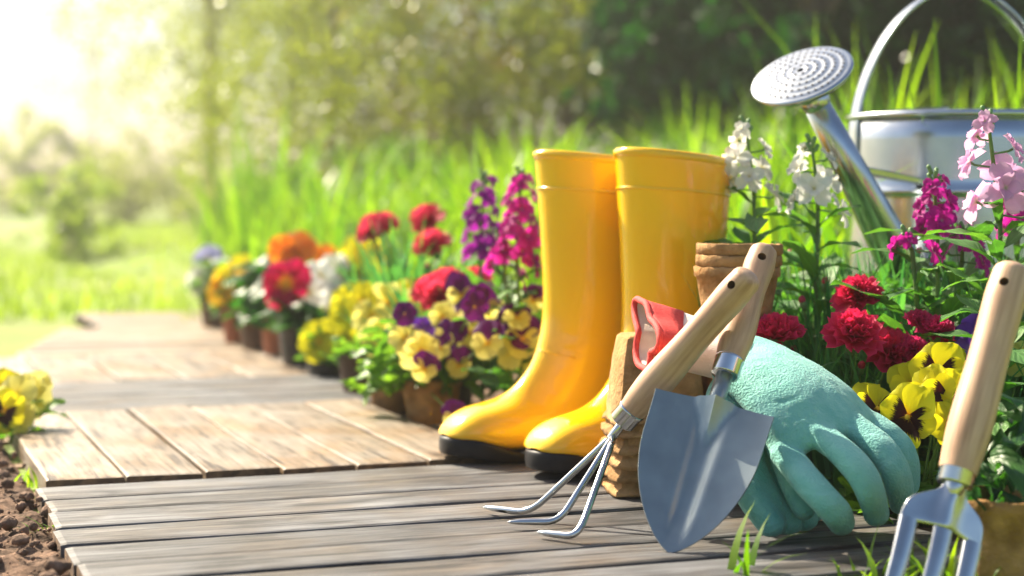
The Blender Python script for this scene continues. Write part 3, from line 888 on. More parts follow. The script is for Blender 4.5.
for xo in (-0.0288, 0.0, 0.0288):
    rows = []
    for i in range(14):
        q = i / 13
        z = -0.046 - q * 0.105 - (0.004 if xo else 0)
        w = 0.0086 * (1 - 0.15 * q) * (1 if q < 0.8 else 1 - ((q - 0.8) / 0.2) ** 2 * 0.85)
        yb = -0.002 + (0.004 if xo == 0 else 0) + 0.012 * math.sin(q * math.pi) * 0.5
        th = 0.0022
        rows.append([Vector((xo + w * c, yb + th * s_, z)) for c, s_ in ((-1, 0), (-0.75, 0.9), (0, 1.7), (0.75, 0.9), (1, 0), (0.75, -0.9), (0, -1.0), (-0.75, -0.9), (-1, 0))])
    mb = MB(); mb.grid(rows)
    link('tine', mb.mesh('fork_tine', M['forksteel']), hf, Mf)

# ------------------------------------------------------------------ peat pots
def square_pot_mesh(W, H, up, seed):
    "thin square fibre pot; up False = mouth down"
    rnd = random.Random(seed)
    mb = MB()
    def ringpts(w, z, jit):
        pts = []
        n = 7
        for sx, sy, dx, dy in ((-1, -1, 1, 0), (1, -1, 0, 1), (1, 1, -1, 0), (-1, 1, 0, -1)):
            for i in range(n):
                q = i / n
                x = sx * w + dx * 2 * w * q; y = sy * w + dy * 2 * w * q
                c = 0.93 if i == 0 else 1.0
                pts.append(Vector((x * c, y * c, z + rnd.uniform(-jit, jit))) + Vector((rnd.uniform(-1, 1), rnd.uniform(-1, 1), 0)) * jit * 0.7)
        return pts
    w0, w1 = W / 2, W / 2 * 0.80
    R_ = [(w0 - 0.004, 0.0, 0.0006), (w0 + 0.0055, 0.0005, 0.0018), (w0 + 0.0050, 0.0055, 0.0018), (w0 - 0.001, 0.0095, 0.0006), (w0 * 0.97, H * 0.35, 0.0005), (w0 * 0.9, H * 0.7, 0.0005), (w1, H - 0.003, 0.0005), (w1 - 0.004, H, 0.0004), (w1 * 0.5, H + 0.0005, 0.0004)]
    rings = [ringpts(*r) for r in R_]
    mb.grid([r + [r[0]] for r in rings])
    K = len(rings[0]) + 1
    mb.f.append(tuple((len(rings) - 1) * K + k for k in range(K - 1))); mb.m.append(0)
    me = mb.mesh('peat_pot', M['peat'], True)
    return me
sq = [square_pot_mesh(0.096, 0.095, False, s) for s in range(4)]
NUM = ['topmost', 'second', 'third', 'fourth', 'fifth', 'sixth', 'seventh', 'eighth', 'ninth', 'tenth']
def inverted_stack(cx, cy, n, rot, gap, where, group):
    random.seed(int(cx * 1000))
    for i in range(n):                 # i = 0 lowest
        lab = ('%s square brown peat pot in the upside down stack %s' % (NUM[n - 1 - i], where))
        if n - 1 - i > 0: lab = ('%s square peat pot from the top, upside down stack %s' % (NUM[n - 1 - i], where))
        o = link('peat_pot', sq[i % 4])
        o.location = (cx + random.uniform(-0.002, 0.002), cy + random.uniform(-0.002, 0.002), 0.001 + i * gap)
        o.rotation_euler = (random.uniform(-0.015, 0.015), random.uniform(-0.015, 0.015), rot + random.uniform(-0.06, 0.06))
        tag(o, lab, 'peat pot', group)
s1 = onz(655, 493, 0.0)
inverted_stack(s1.x, s1.y + 0.012, 6, R(8), 0.0155, 'beside the yellow boots', 'square peat pots stacked beside the boots')
s2 = onz(742, 492, 0.0)
inverted_stack(s2.x, s2.y + 0.035, 6, R(20), 0.0155, 'beneath round pots', 'square peat pots stacked under the round pots')

def round_pot_mesh(rt, rb, H, seed, m, lip=0.0015, soil=True, soil_m=None, jit=0.0006):
    rnd = random.Random(seed)
    mb = MB(); n = 40
    pr = [(rb * 0.5, 0.0), (rb - 0.003, 0.0), (rb, 0.003), (rb + (rt - rb) * 0.5, H * 0.5), (rt - 0.001, H - 0.012), (rt + lip, H - 0.0105), (rt + lip, H - 0.001), (rt + lip * 0.4, H), (rt - 0.003, H - 0.0005), (rt - 0.004, H - 0.006), (rt - 0.006, H - 0.02), (rt * 0.6, H - 0.019), (0.001, H - 0.018)]
    b0 = len(mb.v)
    mb.lathe(pr, n)
    mb.v = [(x * (1 + rnd.uniform(-1, 1) * jit * 12), y * (1 + rnd.uniform(-1, 1) * jit * 12), z + rnd.uniform(-1, 1) * jit) for x, y, z in mb.v]
    if soil:
        for q in range(len(mb.f)):
            if q >= 10 * n: mb.m[q] = 1
    return mb.mesh('pot', [m, M['soil']])

rpm = round_pot_mesh(0.046, 0.036, 0.070, 3, M['peat'], lip=0.002, soil=False, jit=0.0008)
rp0 = at(735, 270, 1.90)
zt = 0.001 + 5 * 0.0155 + 0.098
for i, lab in enumerate(('round peat pot at the bottom of the nested round pots', 'round peat pot nested between two others beside the boot', 'topmost empty round peat pot behind the trowel handle')):
    o = link('round_peat_pot', rpm); o.location = (s2.x - 0.002 + i * 0.001, s2.y + 0.035 + 0.003, zt + i * 0.0125); o.rotation_euler = (0.01 * i, 0.0, i * 1.3)
    tag(o, lab, 'peat pot', 'round peat pots nested behind the trowel')

# ------------------------------------------------------------------ gloves
def glove(label, wrist, knuckles, fingers, thumb, root_p, cuff_pts, cuff_r):
    t = thing('gardening_glove', label, 'glove', root_p, 'pair of teal gardening gloves')
    lo = lambda p: Vector(p) - root_p
    mb = MB()
    def caps(pts, rad):
        P = [lo(p) for p in pts]
        # densify with Catmull-Rom
        D = []; RR = []
        for i in range(len(P) - 1):
            p0, p1, p2, p3 = P[max(i - 1, 0)], P[i], P[i + 1], P[min(i + 2, len(P) - 1)]
            for k in range(5):
                f = k / 5
                D.append(0.5 * (2 * p1 + (p2 - p0) * f + (2 * p0 - 5 * p1 + 4 * p2 - p3) * f * f + (3 * p1 - p0 - 3 * p2 + p3) * f ** 3)); RR.append(rad[i] * (1 - f) + rad[i + 1] * f)
        D.append(P[-1]); RR.append(rad[-1])
        d0 = (D[0] - D[1]).normalized(); d1 = (D[-1] - D[-2]).normalized()
        r0, r1 = RR[0], RR[-1]
        D = [D[0] + d0 * r0 * q for q in (0.97, 0.7)] + D + [D[-1] + d1 * r1 * q for q in (0.4, 0.7, 0.9, 0.99)]
        RR = [r0 * 0.25, r0 * 0.7] + RR + [r1 * 0.92, r1 * 0.71, r1 * 0.44, r1 * 0.12]
        mb.tube(D, RR, 16)
    wa, wb = wrist
    nk = len(knuckles)
    for i in range(13):
        f = i / 12
        w = wa.lerp(wb, f); g_ = f * (nk - 1); a_ = min(int(g_), nk - 2)
        k = knuckles[a_].lerp(knuckles[a_ + 1], g_ - a_)
        arch = 0.010 + 0.006 * math.sin(f * math.pi)
        caps([w, w.lerp(k, 0.33) + Vector((0, 0, arch * 0.8)), w.lerp(k, 0.7) + Vector((0, 0, arch)), k], [0.0115, 0.0125, 0.0125, 0.0118])
    for i, fpts in enumerate(fingers):
        lat = (knuckles[-1] - knuckles[0]).normalized()
        for sg in (-1, 0, 1):
            caps([knuckles[i] + lat * 0.0050 * sg] + [p + lat * w_ * sg for p, w_ in zip(fpts, (0.0058, 0.0052, 0.0034))], [0.0115] + ([0.0112, 0.0110, 0.0105] if sg else [0.0118, 0.0116, 0.0115])[:len(fpts)])
    if thumb: caps(thumb, [0.013, 0.0135, 0.013, 0.012][:len(thumb)])
    g = link('hand', mb.mesh('glove_hand', M['glove']), t)
    baked(g, [('REMESH', {'mode': 'VOXEL', 'voxel_size': 0.0022, 'use_smooth_shade': True}), ('SMOOTH', {'factor': 0.6, 'iterations': 9})])
    g.data.materials.clear(); g.data.materials.append(M['glove'])
    # soft creases in the cloth
    me = g.data
    co = np.empty(len(me.vertices) * 3, dtype=np.float32); me.vertices.foreach_get('co', co); co = co.reshape(-1, 3)
    nr = np.empty(len(me.vertices) * 3, dtype=np.float32); me.vertices.foreach_get('normal', nr); nr = nr.reshape(-1, 3)
    for i in range(len(co)):
        c = Vector(co[i]); co[i] += nr[i] * (0.0010 * mnoise.noise(c * 30) - 0.0007 * max(0.0, 0.35 - abs(mnoise.noise(Vector((c.x * 30, c.y * 50, c.z * 55))))) * 2 + 0.0002 * mnoise.noise(c * 120))
    me.vertices.foreach_set('co', co.ravel()); me.update(); smooth_mesh(me)
    # cuff: a flattened open sleeve of pale knit with a red hem
    if cuff_pts:
        rows = []; N_ = 36
        C = [lo(p) for p in cuff_pts]
        for j in range(15):
            q = j / 14
            i = min(int(q * (len(C) - 1)), len(C) - 2); f = q * (len(C) - 1) - i
            c = C[i].lerp(C[i + 1], f); d = (C[min(i + 1, len(C) - 1)] - C[i]).normalized()
            lat = (lo(wb) - lo(wa)); lat = (lat - d * lat.dot(d)).normalized(); vt = d.cross(lat)
            if vt.z < 0: vt = -vt
            r1 = cuff_r[0] + (cuff_r[1] - cuff_r[0]) * q; r2 = cuff_r[2] + (cuff_r[3] - cuff_r[2]) * q
            row = []
            for k in range(N_ + 1):
                a = 2 * math.pi * k / N_
                ww = 1 + 0.24 * q * math.sin(a * 3 + 1.0) + 0.14 * q * math.sin(a * 5 + 2.5)
                row.append(c + lat * math.cos(a) * r1 * ww + vt * math.sin(a) * r2 * ww)
            rows.append(row)
        mb2 = MB(); mb2.grid(rows)
        cf = link('cuff', mb2.mesh('glove_cuff', M['glove_white']), t)
        baked(cf, [('WELD', {'merge_threshold': 0.0002}), ('SOLIDIFY', {'thickness': 0.0022, 'offset': 0.0})]); smooth_mesh(cf.data)
        mb3 = MB(); h = [r for r in rows[-1][:-1]]
        mb3.tube(h + [h[0]], 0.0034, 10, caps=False)
        link('hem', mb3.mesh('glove_hem', M['cuff_red']), cf)
        mb4 = MB()
        rr = []
        for j in (9, 11, 13, 14):
            c = sum(rows[j][:-1], Vector()) / N_
            rr.append([p + (p - c).normalized() * 0.0019 for p in rows[j][0:19]])
        mb4.grid(rr); s_ = link('red_band', mb4.mesh('red_band', M['cuff_red']), cf)
        baked(s_, [('SOLIDIFY', {'thickness': 0.0016, 'offset': 0.0})]); smooth_mesh(s_.data)
    return t

gr = onz(800, 520, 0.0)
glove('teal gardening glove on top, its fingers hanging down to the deck',
      (at(722, 372, 1.735), at(752, 345, 1.80)),
      [at(784, 452, 1.655), at(820, 434, 1.665), at(850, 424, 1.695), at(868, 422, 1.735)],
      [[at(812, 486, 1.618), at(834, 510, 1.607), at(843, 524, 1.622)],
       [at(852, 462, 1.628), at(870, 490, 1.615), at(876, 515, 1.632)],
       [at(882, 450, 1.665), at(897, 476, 1.655), at(902, 504, 1.675)],
       [at(890, 438, 1.72), at(904, 458, 1.715), at(908, 486, 1.73)]],
      [at(768, 405, 1.71), at(778, 440, 1.69), at(790, 478, 1.665), at(804, 508, 1.65)], gr,
      [at(738, 360, 1.765), at(715, 352, 1.775), at(690, 344, 1.79), at(668, 338, 1.79), at(645, 334, 1.785)], (0.038, 0.052, 0.018, 0.025))
gr2 = onz(765, 525, 0.0)
glove('teal gardening glove underneath, mostly hidden behind the trowel blade',
      (at(716, 395, 1.74), at(728, 372, 1.79)),
      [at(735, 470, 1.675), at(750, 462, 1.690), at(768, 458, 1.71), at(785, 462, 1.73)],
      [[at(752, 498, 1.650), at(772, 525, 1.645)],
       [at(768, 500, 1.665), at(788, 524, 1.668)],
       [at(790, 500, 1.695), at(805, 520, 1.70)],
       [at(800, 492, 1.73), at(812, 512, 1.74)]],
      None, gr2, None, None)

# ------------------------------------------------------------------ watering can
wc = at(957, 118, 2.40)
wz = terrain(wc.x, wc.y)
can_root = Vector((wc.x, wc.y, wz))
can_o = thing('watering_can', 'shiny galvanised watering can with round rose standing behind the flowers', 'watering can', can_root)
H = wc.z - wz
RT = 0.147
def lc(p): return Vector(p) - can_root
mb = MB()
pr = [(0.001, 0.006), (RT * 1.02, 0.006), (RT * 1.05, 0.0), (RT * 1.05, 0.012)]
for i in range(14):
    q = i / 13; r = RT * (1.05 - 0.05 * q); z = 0.014 + (H - 0.02) * q
    pr.append((r, z))
    for zz in ():
        pass
pr2 = []
for r, z in pr:
    pr2.append((r, z))
# pressed ribs
def ribs(pr, zs):
    out = []
    for i, (r, z) in enumerate(pr[:-1]):
        out.append((r, z))
        for zz in zs:
            if z < zz < pr[i + 1][1]:
                f = (zz - z) / (pr[i + 1][1] - z); rr = r + (pr[i + 1][0] - r) * f
                out += [(rr, zz - 0.006), (rr + 0.0025, zz - 0.003), (rr + 0.003, zz), (rr + 0.0025, zz + 0.003), (rr, zz + 0.006)]
    out.append(pr[-1]); return out
pr = ribs(pr, (H * 0.30, H * 0.72))
pr += [(RT * 0.985, H - 0.005), (RT * 0.98, H * 0.8), (RT * 0.99, 0.02), (0.001, 0.012)]
mb.lathe(pr, 72)
link('body', mb.mesh('can_body', M['zinc']), can_o)
mb = MB(); ring = [(RT * math.cos(a), RT * math.sin(a), H) for a in np.linspace(0, 2 * math.pi, 73)]
mb.tube(ring, 0.005, 12, caps=False)
link('rim', mb.mesh('can_rim', M['zinc']), can_o)
# half cover over the front of the mouth
mb = MB()
cover = []
for j in range(9):
    q = j / 8
    cover.append([Vector((RT * 0.99 * (1 - 0.55 * q) * math.cos(a), RT * 0.99 * (1 - 0.55 * q) * math.sin(a), H + 0.012 * math.sin(q * 1.5))) for a in np.linspace(math.pi * 0.62, math.pi * 1.38, 25)])
mb.grid(cover); cv = link('half_cover', mb.mesh('can_cover', M['zinc']), can_o); baked(cv, [('SOLIDIFY', {'thickness': 0.0015})]); smooth_mesh(cv.data)
# strap handle over the top
sp_dir = (at(802, 76, 2.12) - at(886, 250, 2.22)).normalized()
hx = Vector((-0.985, -0.17, 0)).normalized(); hy = Vector((0, 0, 1)).cross(hx)
rows = []
for i in range(49):
    a = math.pi * i / 48
    c, s_ = math.cos(a), math.sin(a)
    s_ = s_ ** 1.15
    p = hx * (c * (RT + 0.002)) + Vector((0, 0, H - 0.03 + 0.205 * s_))
    if i in (0, 48): p.z = H - 0.06
    n_ = (hx * c / RT + Vector((0, 0, s_ / 0.17))).normalized()
    w = 0.0150
    rows.append([p + hy * w * q + n_ * dz for q, dz in ((-1, -0.002), (-1.05, 0.0005), (-0.9, 0.0025), (-0.5, 0.0012), (0, 0.0006), (0.5, 0.0012), (0.9, 0.0025), (1.05, 0.0005), (1, -0.002), (-1, -0.002))])
mb = MB(); mb.grid(rows)
link('carrying_handle', mb.mesh('can_handle', M['zinc']), can_o)
# spout
s_top = at(813, 98, 2.135); s_bot = at(899, 262, 2.235)
far = s_bot + (s_bot - s_top).normalized() * 0.10 + Vector((0.02, 0.03, 0))
mb = MB(); mb.tube([lc(far), lc(s_bot), lc(s_bot.lerp(s_top, 0.5)), lc(s_top)], [0.032, 0.0275, 0.021, 0.0155], 32)
spo = link('spout', mb.mesh('can_spout', M['zinc']), can_o)
mb = MB(); dd = (s_top - s_bot).normalized()
mb.tube([lc(s_top - dd * 0.012), lc(s_top - dd * 0.010), lc(s_top + dd * 0.004), lc(s_top + dd * 0.006)], [0.0155, 0.0185, 0.0185, 0.0155], 28)
link('collar', mb.mesh('spout_collar', M['zinc']), spo)
# rose
rn = Vector((-0.36, -0.47, 0.80)).normalized()
rc = at(802, 76, 2.115)
Mr = frame(lc(rc), rn)
mb = MB()
prr = [(0.0135, -0.034), (0.016, -0.028), (0.030, -0.018), (0.050, -0.010), (0.0605, -0.005), (0.0635, -0.001), (0.0635, 0.0015), (0.0605, 0.003)]
for i, r in enumerate(np.linspace(0.058, 0.004, 34)):
    prr.append((r, 0.0032 + 0.0055 * (1 - (r / 0.058) ** 2) + 0.00035 * math.cos(r * 2 * math.pi / 0.0105)))
mb.lathe(prr, 64)
rose = link('rose', mb.mesh('can_rose', M['zinc']), can_o, Mr)
mb = MB(); holes = MB()
k = 0
for rr in (0.0105, 0.021, 0.0315, 0.042, 0.0525):
    nh = max(6, int(rr * 2 * math.pi / 0.0085))
    for i in range(nh):
        a = 2 * math.pi * i / nh + rr * 40
        z = 0.0032 + 0.0055 * (1 - (rr / 0.058) ** 2) + 0.0003
        V = [(rr * math.cos(a) + 0.0016 * math.cos(b), rr * math.sin(a) + 0.0016 * math.sin(b), z + 0.0004) for b in np.linspace(0, 2 * math.pi, 9)[:-1]]
        V2 = [(rr * math.cos(a) + 0.0017 * math.cos(b), rr * math.sin(a) + 0.0017 * math.sin(b), z - 0.0008) for b in np.linspace(0, 2 * math.pi, 9)[:-1]]
        holes.add(V + V2, [tuple(range(8))] + [(q, 8 + q, 8 + (q + 1) % 8, (q + 1) % 8) for q in range(8)])
ho = link('spray_holes', holes.mesh('spray_holes', M['sole'], False), rose); ho['kind'] = 'stuff'
# brace
b0 = s_bot.lerp(s_top, 0.60); b1 = at(920, 180, 2.27)
mb = MB(); mid = lc(b0).lerp(lc(b1), 0.5)
bd = (b1 - b0).normalized(); bs = bd.cross(Vector((0, 0, 1))).normalized()
rows = []
for q in (0, 0.25, 0.5, 0.75, 1):
    p = lc(b0).lerp(lc(b1), q)
    rows.append([p + bs * 0.011 + Vector((0, 0, 0.0015)), p + bs * 0.012, p + bs * 0.011 - Vector((0, 0, 0.006)), p - bs * 0.011 - Vector((0, 0, 0.006)), p - bs * 0.012, p - bs * 0.011 + Vector((0, 0, 0.0015)), p + bs * 0.011 + Vector((0, 0, 0.0015))])
mb.grid(rows); link('brace', mb.mesh('can_brace', M['zinc'], False), can_o)

# ------------------------------------------------------------------ plant pieces
def leaf_mesh(name, m, shape, fold=0.25, curl=0.3, wave=0.0, W=0.5, nj=8, nk=5, tooth=0.0, seed=0):
    "unit length leaf along +Y, face up +Z"
    rnd = random.Random(seed)
    P = []; U = []
    for j in range(nj):
        s = j / (nj - 1)
        h = shape(s) * W / 2
        row = []; ur = []
        for k in range(nk):
            q = -1 + 2 * k / (nk - 1)
            x = q * h
            if tooth and abs(q) == 1: x *= 1 + tooth * (1 if j % 2 else -1)
            z = fold * abs(x) - curl * s * s * 0.5 + wave * math.sin(s * 9 + q * 2 + seed) * abs(q) * 0.12
            row.append(Vector((x, s - curl * s * s * 0.15, z))); ur.append((q * 0.5 + 0.5, s))
        P.append(row); U.append(ur)
    mb = MB(); mb.grid(P, U)
    return mb.mesh(name, m)
sh_ovate = lambda s: max(0.06, math.sin(math.pi * min(1, s * 0.97 + 0.02)) ** 0.8 * (1.15 - 0.5 * s))
sh_lance = lambda s: max(0.04, math.sin(math.pi * min(1, 0.06 + s * 0.93)) ** 0.75 * (0.65 + 0.6 * s))
sh_spoon = lambda s: max(0.10, (0.25 + 0.9 * s) * (1 - max(0, (s - 0.72) / 0.28) ** 2.2) ** 0.5)
LF = {}
LF['viola'] = [leaf_mesh('viola_leaf', M['leaf'], sh_ovate, 0.3, 0.5 + 0.2 * i, 0.6, 0.62, tooth=0.06, seed=i) for i in range(3)]
LF['stock'] = [leaf_mesh('stock_leaf', M['leaf_stock'], sh_spoon, 0.25, 0.3 + 0.35 * i, 0.4, 0.29, seed=i) for i in range(3)]
LF['prim'] = [leaf_mesh('primrose_leaf', M['leaf_dark'], sh_spoon, 0.2, 0.5 + 0.3 * i, 1.0, 0.46, nj=10, nk=7, tooth=0.05, seed=i) for i in range(3)]
LF['carn'] = [leaf_mesh('carnation_leaf', M['leaf_blue'], sh_lance, 0.3, 0.5 + 0.5 * i, 0.0, 0.10, nk=3, seed=i) for i in range(3)]

def petal(L, W, cup=0.15, back=0.1, ruffle=0.06, notch=0.0, nj=8, nk=7, seed=0, base=0.12):
    "unit petal growing along +Z in the XZ plane, its face towards +Y; rows of points and uv"
    rnd = random.Random(seed)
    ph = rnd.random() * 6
    P = []; U = []
    for j in range(nj):
        s = j / (nj - 1)
        row = []; ur = []
        h = W / 2 * max(base, math.sqrt(max(0, 1 - ((s - 0.60) / 0.62) ** 2)) if s > 0.6 else base + (1 - base) * math.sin(s / 0.6 * math.pi / 2) ** 1.1)
        if j == nj - 1: h = W / 2 * 0.62
        for k in range(nk):
            q = -1 + 2 * k / (nk - 1)
            x = q * h
            zz = s * L * (1 - 0.16 * q * q * s - notch * math.exp(-(q / 0.35) ** 2) * s * s)
            y = cup * q * q * h * 1.2 - back * s * s * L + ruffle * L * s * s * math.sin(q * 5.0 + ph) * 0.8 + 0.5 * ruffle * L * s * math.sin(q * 9 + ph * 2)
            row.append(Vector((x, y, zz))); ur.append((q * 0.5 + 0.5, s))
        P.append(row); U.append(ur)
    return P, U

def pet_mesh(name, m, **kw):
    P, U = petal(**kw); mb = MB(); mb.grid(P, U); return mb.mesh(name, m)

PM = {}
def pansy_petals(key, top, side, low, tl=1.0):
    "flat-faced five petal flower of unit radius: list of (mesh, angle, depth)"
    PM[key] = [
        (pet_mesh('petal', top, L=1.0 * tl, W=1.12 * tl, ruffle=0.07, back=0.10, seed=1), 26, -0.10),
        (pet_mesh('petal', top, L=1.0 * tl, W=1.12 * tl, ruffle=0.07, back=0.10, seed=2), -26, -0.06),
        (pet_mesh('petal', side, L=0.92, W=0.95, ruffle=0.06, back=-0.02, seed=3), 88, 0.0),
        (pet_mesh('petal', side, L=0.92, W=0.95, ruffle=0.06, back=-0.02, seed=4), -88, 0.02),
        (pet_mesh('petal', low, L=0.98, W=1.35, ruffle=0.08, back=0.05, notch=0.10, seed=5), 180, 0.06)]
pansy_petals('yellow', M['pet_yellow'], M['pet_yellow'], M['pet_yellow'])
pansy_petals('blotch', M['pet_yellow'], M['pet_blotch'], M['pet_blotch'])
pansy_petals('bicolor', M['pet_purple'], M['pet_pale'], M['pet_pale'], 1.3)
pansy_petals('plum', M['pet_purple'], M['pet_purple'], M['pet_purple'])
pansy_petals('pale', M['pet_pale'], M['pet_pale'], M['pet_pale'])
pansy_petals('purple', M['pet_violet'], M['pet_violet'], M['pet_violet'])
pansy_petals('white', M['pet_white'], M['pet_white'], M['pet_white'])
pansy_petals('lilac', M['pet_lilac'], M['pet_lilac'], M['pet_white'])
pansy_petals('amber', M['pet_yellow'], M['pet_amber'], M['pet_amber'])
def primrose(key, m, np_=6):
    PM[key] = [(pet_mesh('petal', m, L=1.0, W=1.15, ruffle=0.09, back=0.10, notch=0.12, seed=20 + i), 360 / np_ * i, (i % 2) * 0.06) for i in range(np_)]
primrose('magenta', M['pet_magenta'])
primrose('whiteprim', M['pet_white'])
primrose('orange', M['pet_orange'], 5)
eye_mb = MB(); eye_mb.lathe([(0.001, 0.10), (0.05, 0.09), (0.085, 0.05), (0.075, 0.0), (0.05, -0.12), (0.03, -0.25), (0.002, -0.3)], 12, M=Matrix.Rotation(-math.pi / 2, 4, 'X'))
EYE = eye_mb.mesh('flower_eye', M['eye'])

def flower(root, pos, face, size, key, roll=0.0, name='flower'):
    "open flower: eye with petals; face = direction it looks to"
    f = Vector(face).normalized()
    z = Vector((0, 0, 1)) - f * f.z
    if z.length < 1e-3: z = Vector((0, 1, 0))
    z.normalize(); x = f.cross(z)
    p = Vector(pos) - root.location
    Mx = Matrix(((x.x, f.x, z.x, p.x), (x.y, f.y, z.y, p.y), (x.z, f.z, z.z, p.z), (0, 0, 0, 1)))
    Mx = Mx @ Matrix.Rotation(roll, 4, 'Y') @ Matrix.Scale(size, 4)
    o = link(name, EYE, root, Mx)
    for me, a, dep in PM[key]:
        link('petal', me, o, Matrix.Translation((0, dep, 0)) @ Matrix.Rotation(R(a + random.uniform(-5, 5)), 4, 'Y') @ Matrix.Rotation(R(random.uniform(-9, 7)), 4, 'X') @ Matrix.Scale(random.uniform(0.93, 1.06), 4))
    return o

def stem(root, a, b, r=0.0016, bend=0.02, m='stem', name='stem', sag=None):
    a = Vector(a); b = Vector(b)
    mid = (a + b) / 2 + Vector((random.uniform(-1, 1) * bend, random.uniform(-1, 1) * bend, bend * 0.5))
    pts = [a * (1 - q) ** 2 + mid * 2 * q * (1 - q) + b * q * q - root.location for q in (0, 0.2, 0.4, 0.6, 0.8, 1)]
    mb = MB(); mb.tube(pts, [r * (1.15 - 0.3 * i / 5) for i in range(6)], 7)
    link(name, mb.mesh('stem', M[m]), root)
    return lambda q: (a * (1 - q) ** 2 + mid * 2 * q * (1 - q) + b * q * q)

def put_leaf(root, kind, pos, d, size, up=None):
    d = Vector(d).normalized()
    u = Vector(up or (0, 0, 1)); u = u - d * u.dot(d)
    if u.length < 0.05: u = d.orthogonal()
    u.normalize(); x = d.cross(u)
    p = Vector(pos) - root.location
    Mx = Matrix(((x.x, d.x, u.x, p.x), (x.y, d.y, u.y, p.y), (x.z, d.z, u.z, p.z), (0, 0, 0, 1))) @ Matrix.Scale(size, 4)
    link('leaf', random.choice(LF[kind]), root, Mx)

def rdir(up=0.3):
    a = random.uniform(0, 2 * math.pi)
    return Vector((math.cos(a), math.sin(a), random.gauss(up, 0.35)))

POTM = {}
def pot(root, kind, rt, h):
    key = (kind, round(rt, 3), round(h, 3))
    if key not in POTM: POTM[key] = round_pot_mesh(rt, rt * 0.74, h, len(POTM) + 50, M[kind], lip=0.002 if kind != 'peat' else 0.0012, jit=0.0009 if kind == 'peat' else 0.0)
    link('pot', POTM[key], root)

def leafy(root, top, n, kind, rad, hgt, size, droop=0.0, lowbias=1.0):
    "leaves through a dome above the point top"
    for i in range(n):
        a = random.uniform(0, 2 * math.pi); q = random.random() ** lowbias
        r = rad * (0.25 + 0.75 * random.random()) * (1 - 0.35 * q)
        p = Vector(top) + Vector((math.cos(a) * r, math.sin(a) * r, hgt * q))
        d = Vector((math.cos(a + random.gauss(0, 0.6)), math.sin(a + random.gauss(0, 0.6)), random.gauss(0.5 - droop, 0.3)))
        put_leaf(root, kind, p - d.normalized() * size * 0.5, d, size * random.uniform(0.65, 1.25), up=Vector((0, 0, 1)) + rdir(0) * 0.5)

TOWARD = lambda p: (CAMP - Vector(p)).normalized()
def facing(p, yaw=0, pit=0):
    "faces the open side of the bed (towards the path) with some scatter"
    d = Vector((-0.25 + yaw, -1.0, 0.25 + pit)); return d.normalized()

def pansy_pot(name, label, base, kindpot, rt, h, flowers, key_leaf='viola', nleaf=40, lsize=0.035, group='potted flowers along the path', cat='potted plant', rad=0.06, hgt=0.07, bend=0.01):
    root = thing(name, label, cat, base, group)
    d0_ = base.y
    if kindpot:
        pot(root, kindpot, rt, h); top = base + Vector((0, 0, h - 0.018))
    else:
        top = base
    for (px, py, dd, size, key) in flowers:
        if kindpot and d0_ > 2.45 and key in ('pale', 'yellow', 'amber'): size *= 1.35
        elif kindpot and d0_ > 2.45: size *= 1.15
        p = at(px, py, base.y / _cp + dd)
        fc = facing(p, random.gauss(0, 0.35), random.gauss(0, 0.25))
        stem(root, top + Vector((random.uniform(-1, 1) * 0.012, random.uniform(-1, 1) * 0.012, 0)), p - fc * size * 0.25, 0.0013, bend)
        flower(root, p, fc, size, key, R(random.uniform(-25, 25)))
    leafy(root, top + Vector((0, 0, 0.005)), nleaf, key_leaf, rad, hgt, lsize)
    return root

def gz(px, py):
    "pot base standing on ground or boards"
    p = onz(px, py, 0.0); u, v = uv_of(p.x, p.y)
    z = 0.0058 if (u < 0.54 and 0.0 < v < 0.67) else (0.001 if u < 0.52 else terrain(p.x, p.y) + 0.008)
    return onz(px, py, z)

# ------------------------------------------------------------------ potted flowers along the path
random.seed(21)
back = Vector((0.0, 0.035, 0))
_rv = random.Random(8)
many = [(_rv.uniform(392, 534), _rv.uniform(296, 372), _rv.uniform(-0.2, -0.05), _rv.uniform(0.015, 0.020), _rv.choice(('bicolor', 'bicolor', 'plum', 'plum', 'pale'))) for _ in range(14)]
pansy_pot('viola_pot', 'dark pot of yellow violas with purple upper petals against the boot toe', gz(430, 428) + back, 'peat', 0.045, 0.07,
    [(405, 338, -0.12, 0.021, 'pale'), (421, 352, -0.15, 0.022, 'pale'), (423, 331, -0.12, 0.018, 'purple'), (445, 338, -0.12, 0.018, 'bicolor'), (456, 316, -0.10, 0.022, 'bicolor'),
     (482, 310, -0.10, 0.027, 'bicolor'), (462, 295, -0.08, 0.023, 'bicolor'), (488, 343, -0.17, 0.024, 'bicolor'), (499, 326, -0.10, 0.023, 'bicolor'), (522, 340, -0.15, 0.027, 'bicolor'),
     (512, 352, -0.14, 0.020, 'pale'), (455, 418, -0.24, 0.017, 'bicolor'), (470, 333, -0.07, 0.020, 'pale')] + many,
    nleaf=150, lsize=0.052, rad=0.125, hgt=0.10, cat='potted plant')
pansy_pot('viola_pot', 'tall brown peat pot crowded with pale yellow violas', gz(391, 415) + back, 'peat', 0.042, 0.085,
    [(372, 318, 0, 0.026, 'pale'), (388, 305, 0.02, 0.028, 'pale'), (398, 330, -0.04, 0.027, 'pale'), (412, 312, 0, 0.026, 'pale'), (378, 338, -0.04, 0.024, 'pale'), (402, 296, 0.04, 0.025, 'yellow'), (422, 326, 0.0, 0.022, 'pale'), (386, 352, -0.05, 0.020, 'pale'), (362, 303, 0.02, 0.026, 'yellow')],
    nleaf=55, lsize=0.036, rad=0.07, hgt=0.07)
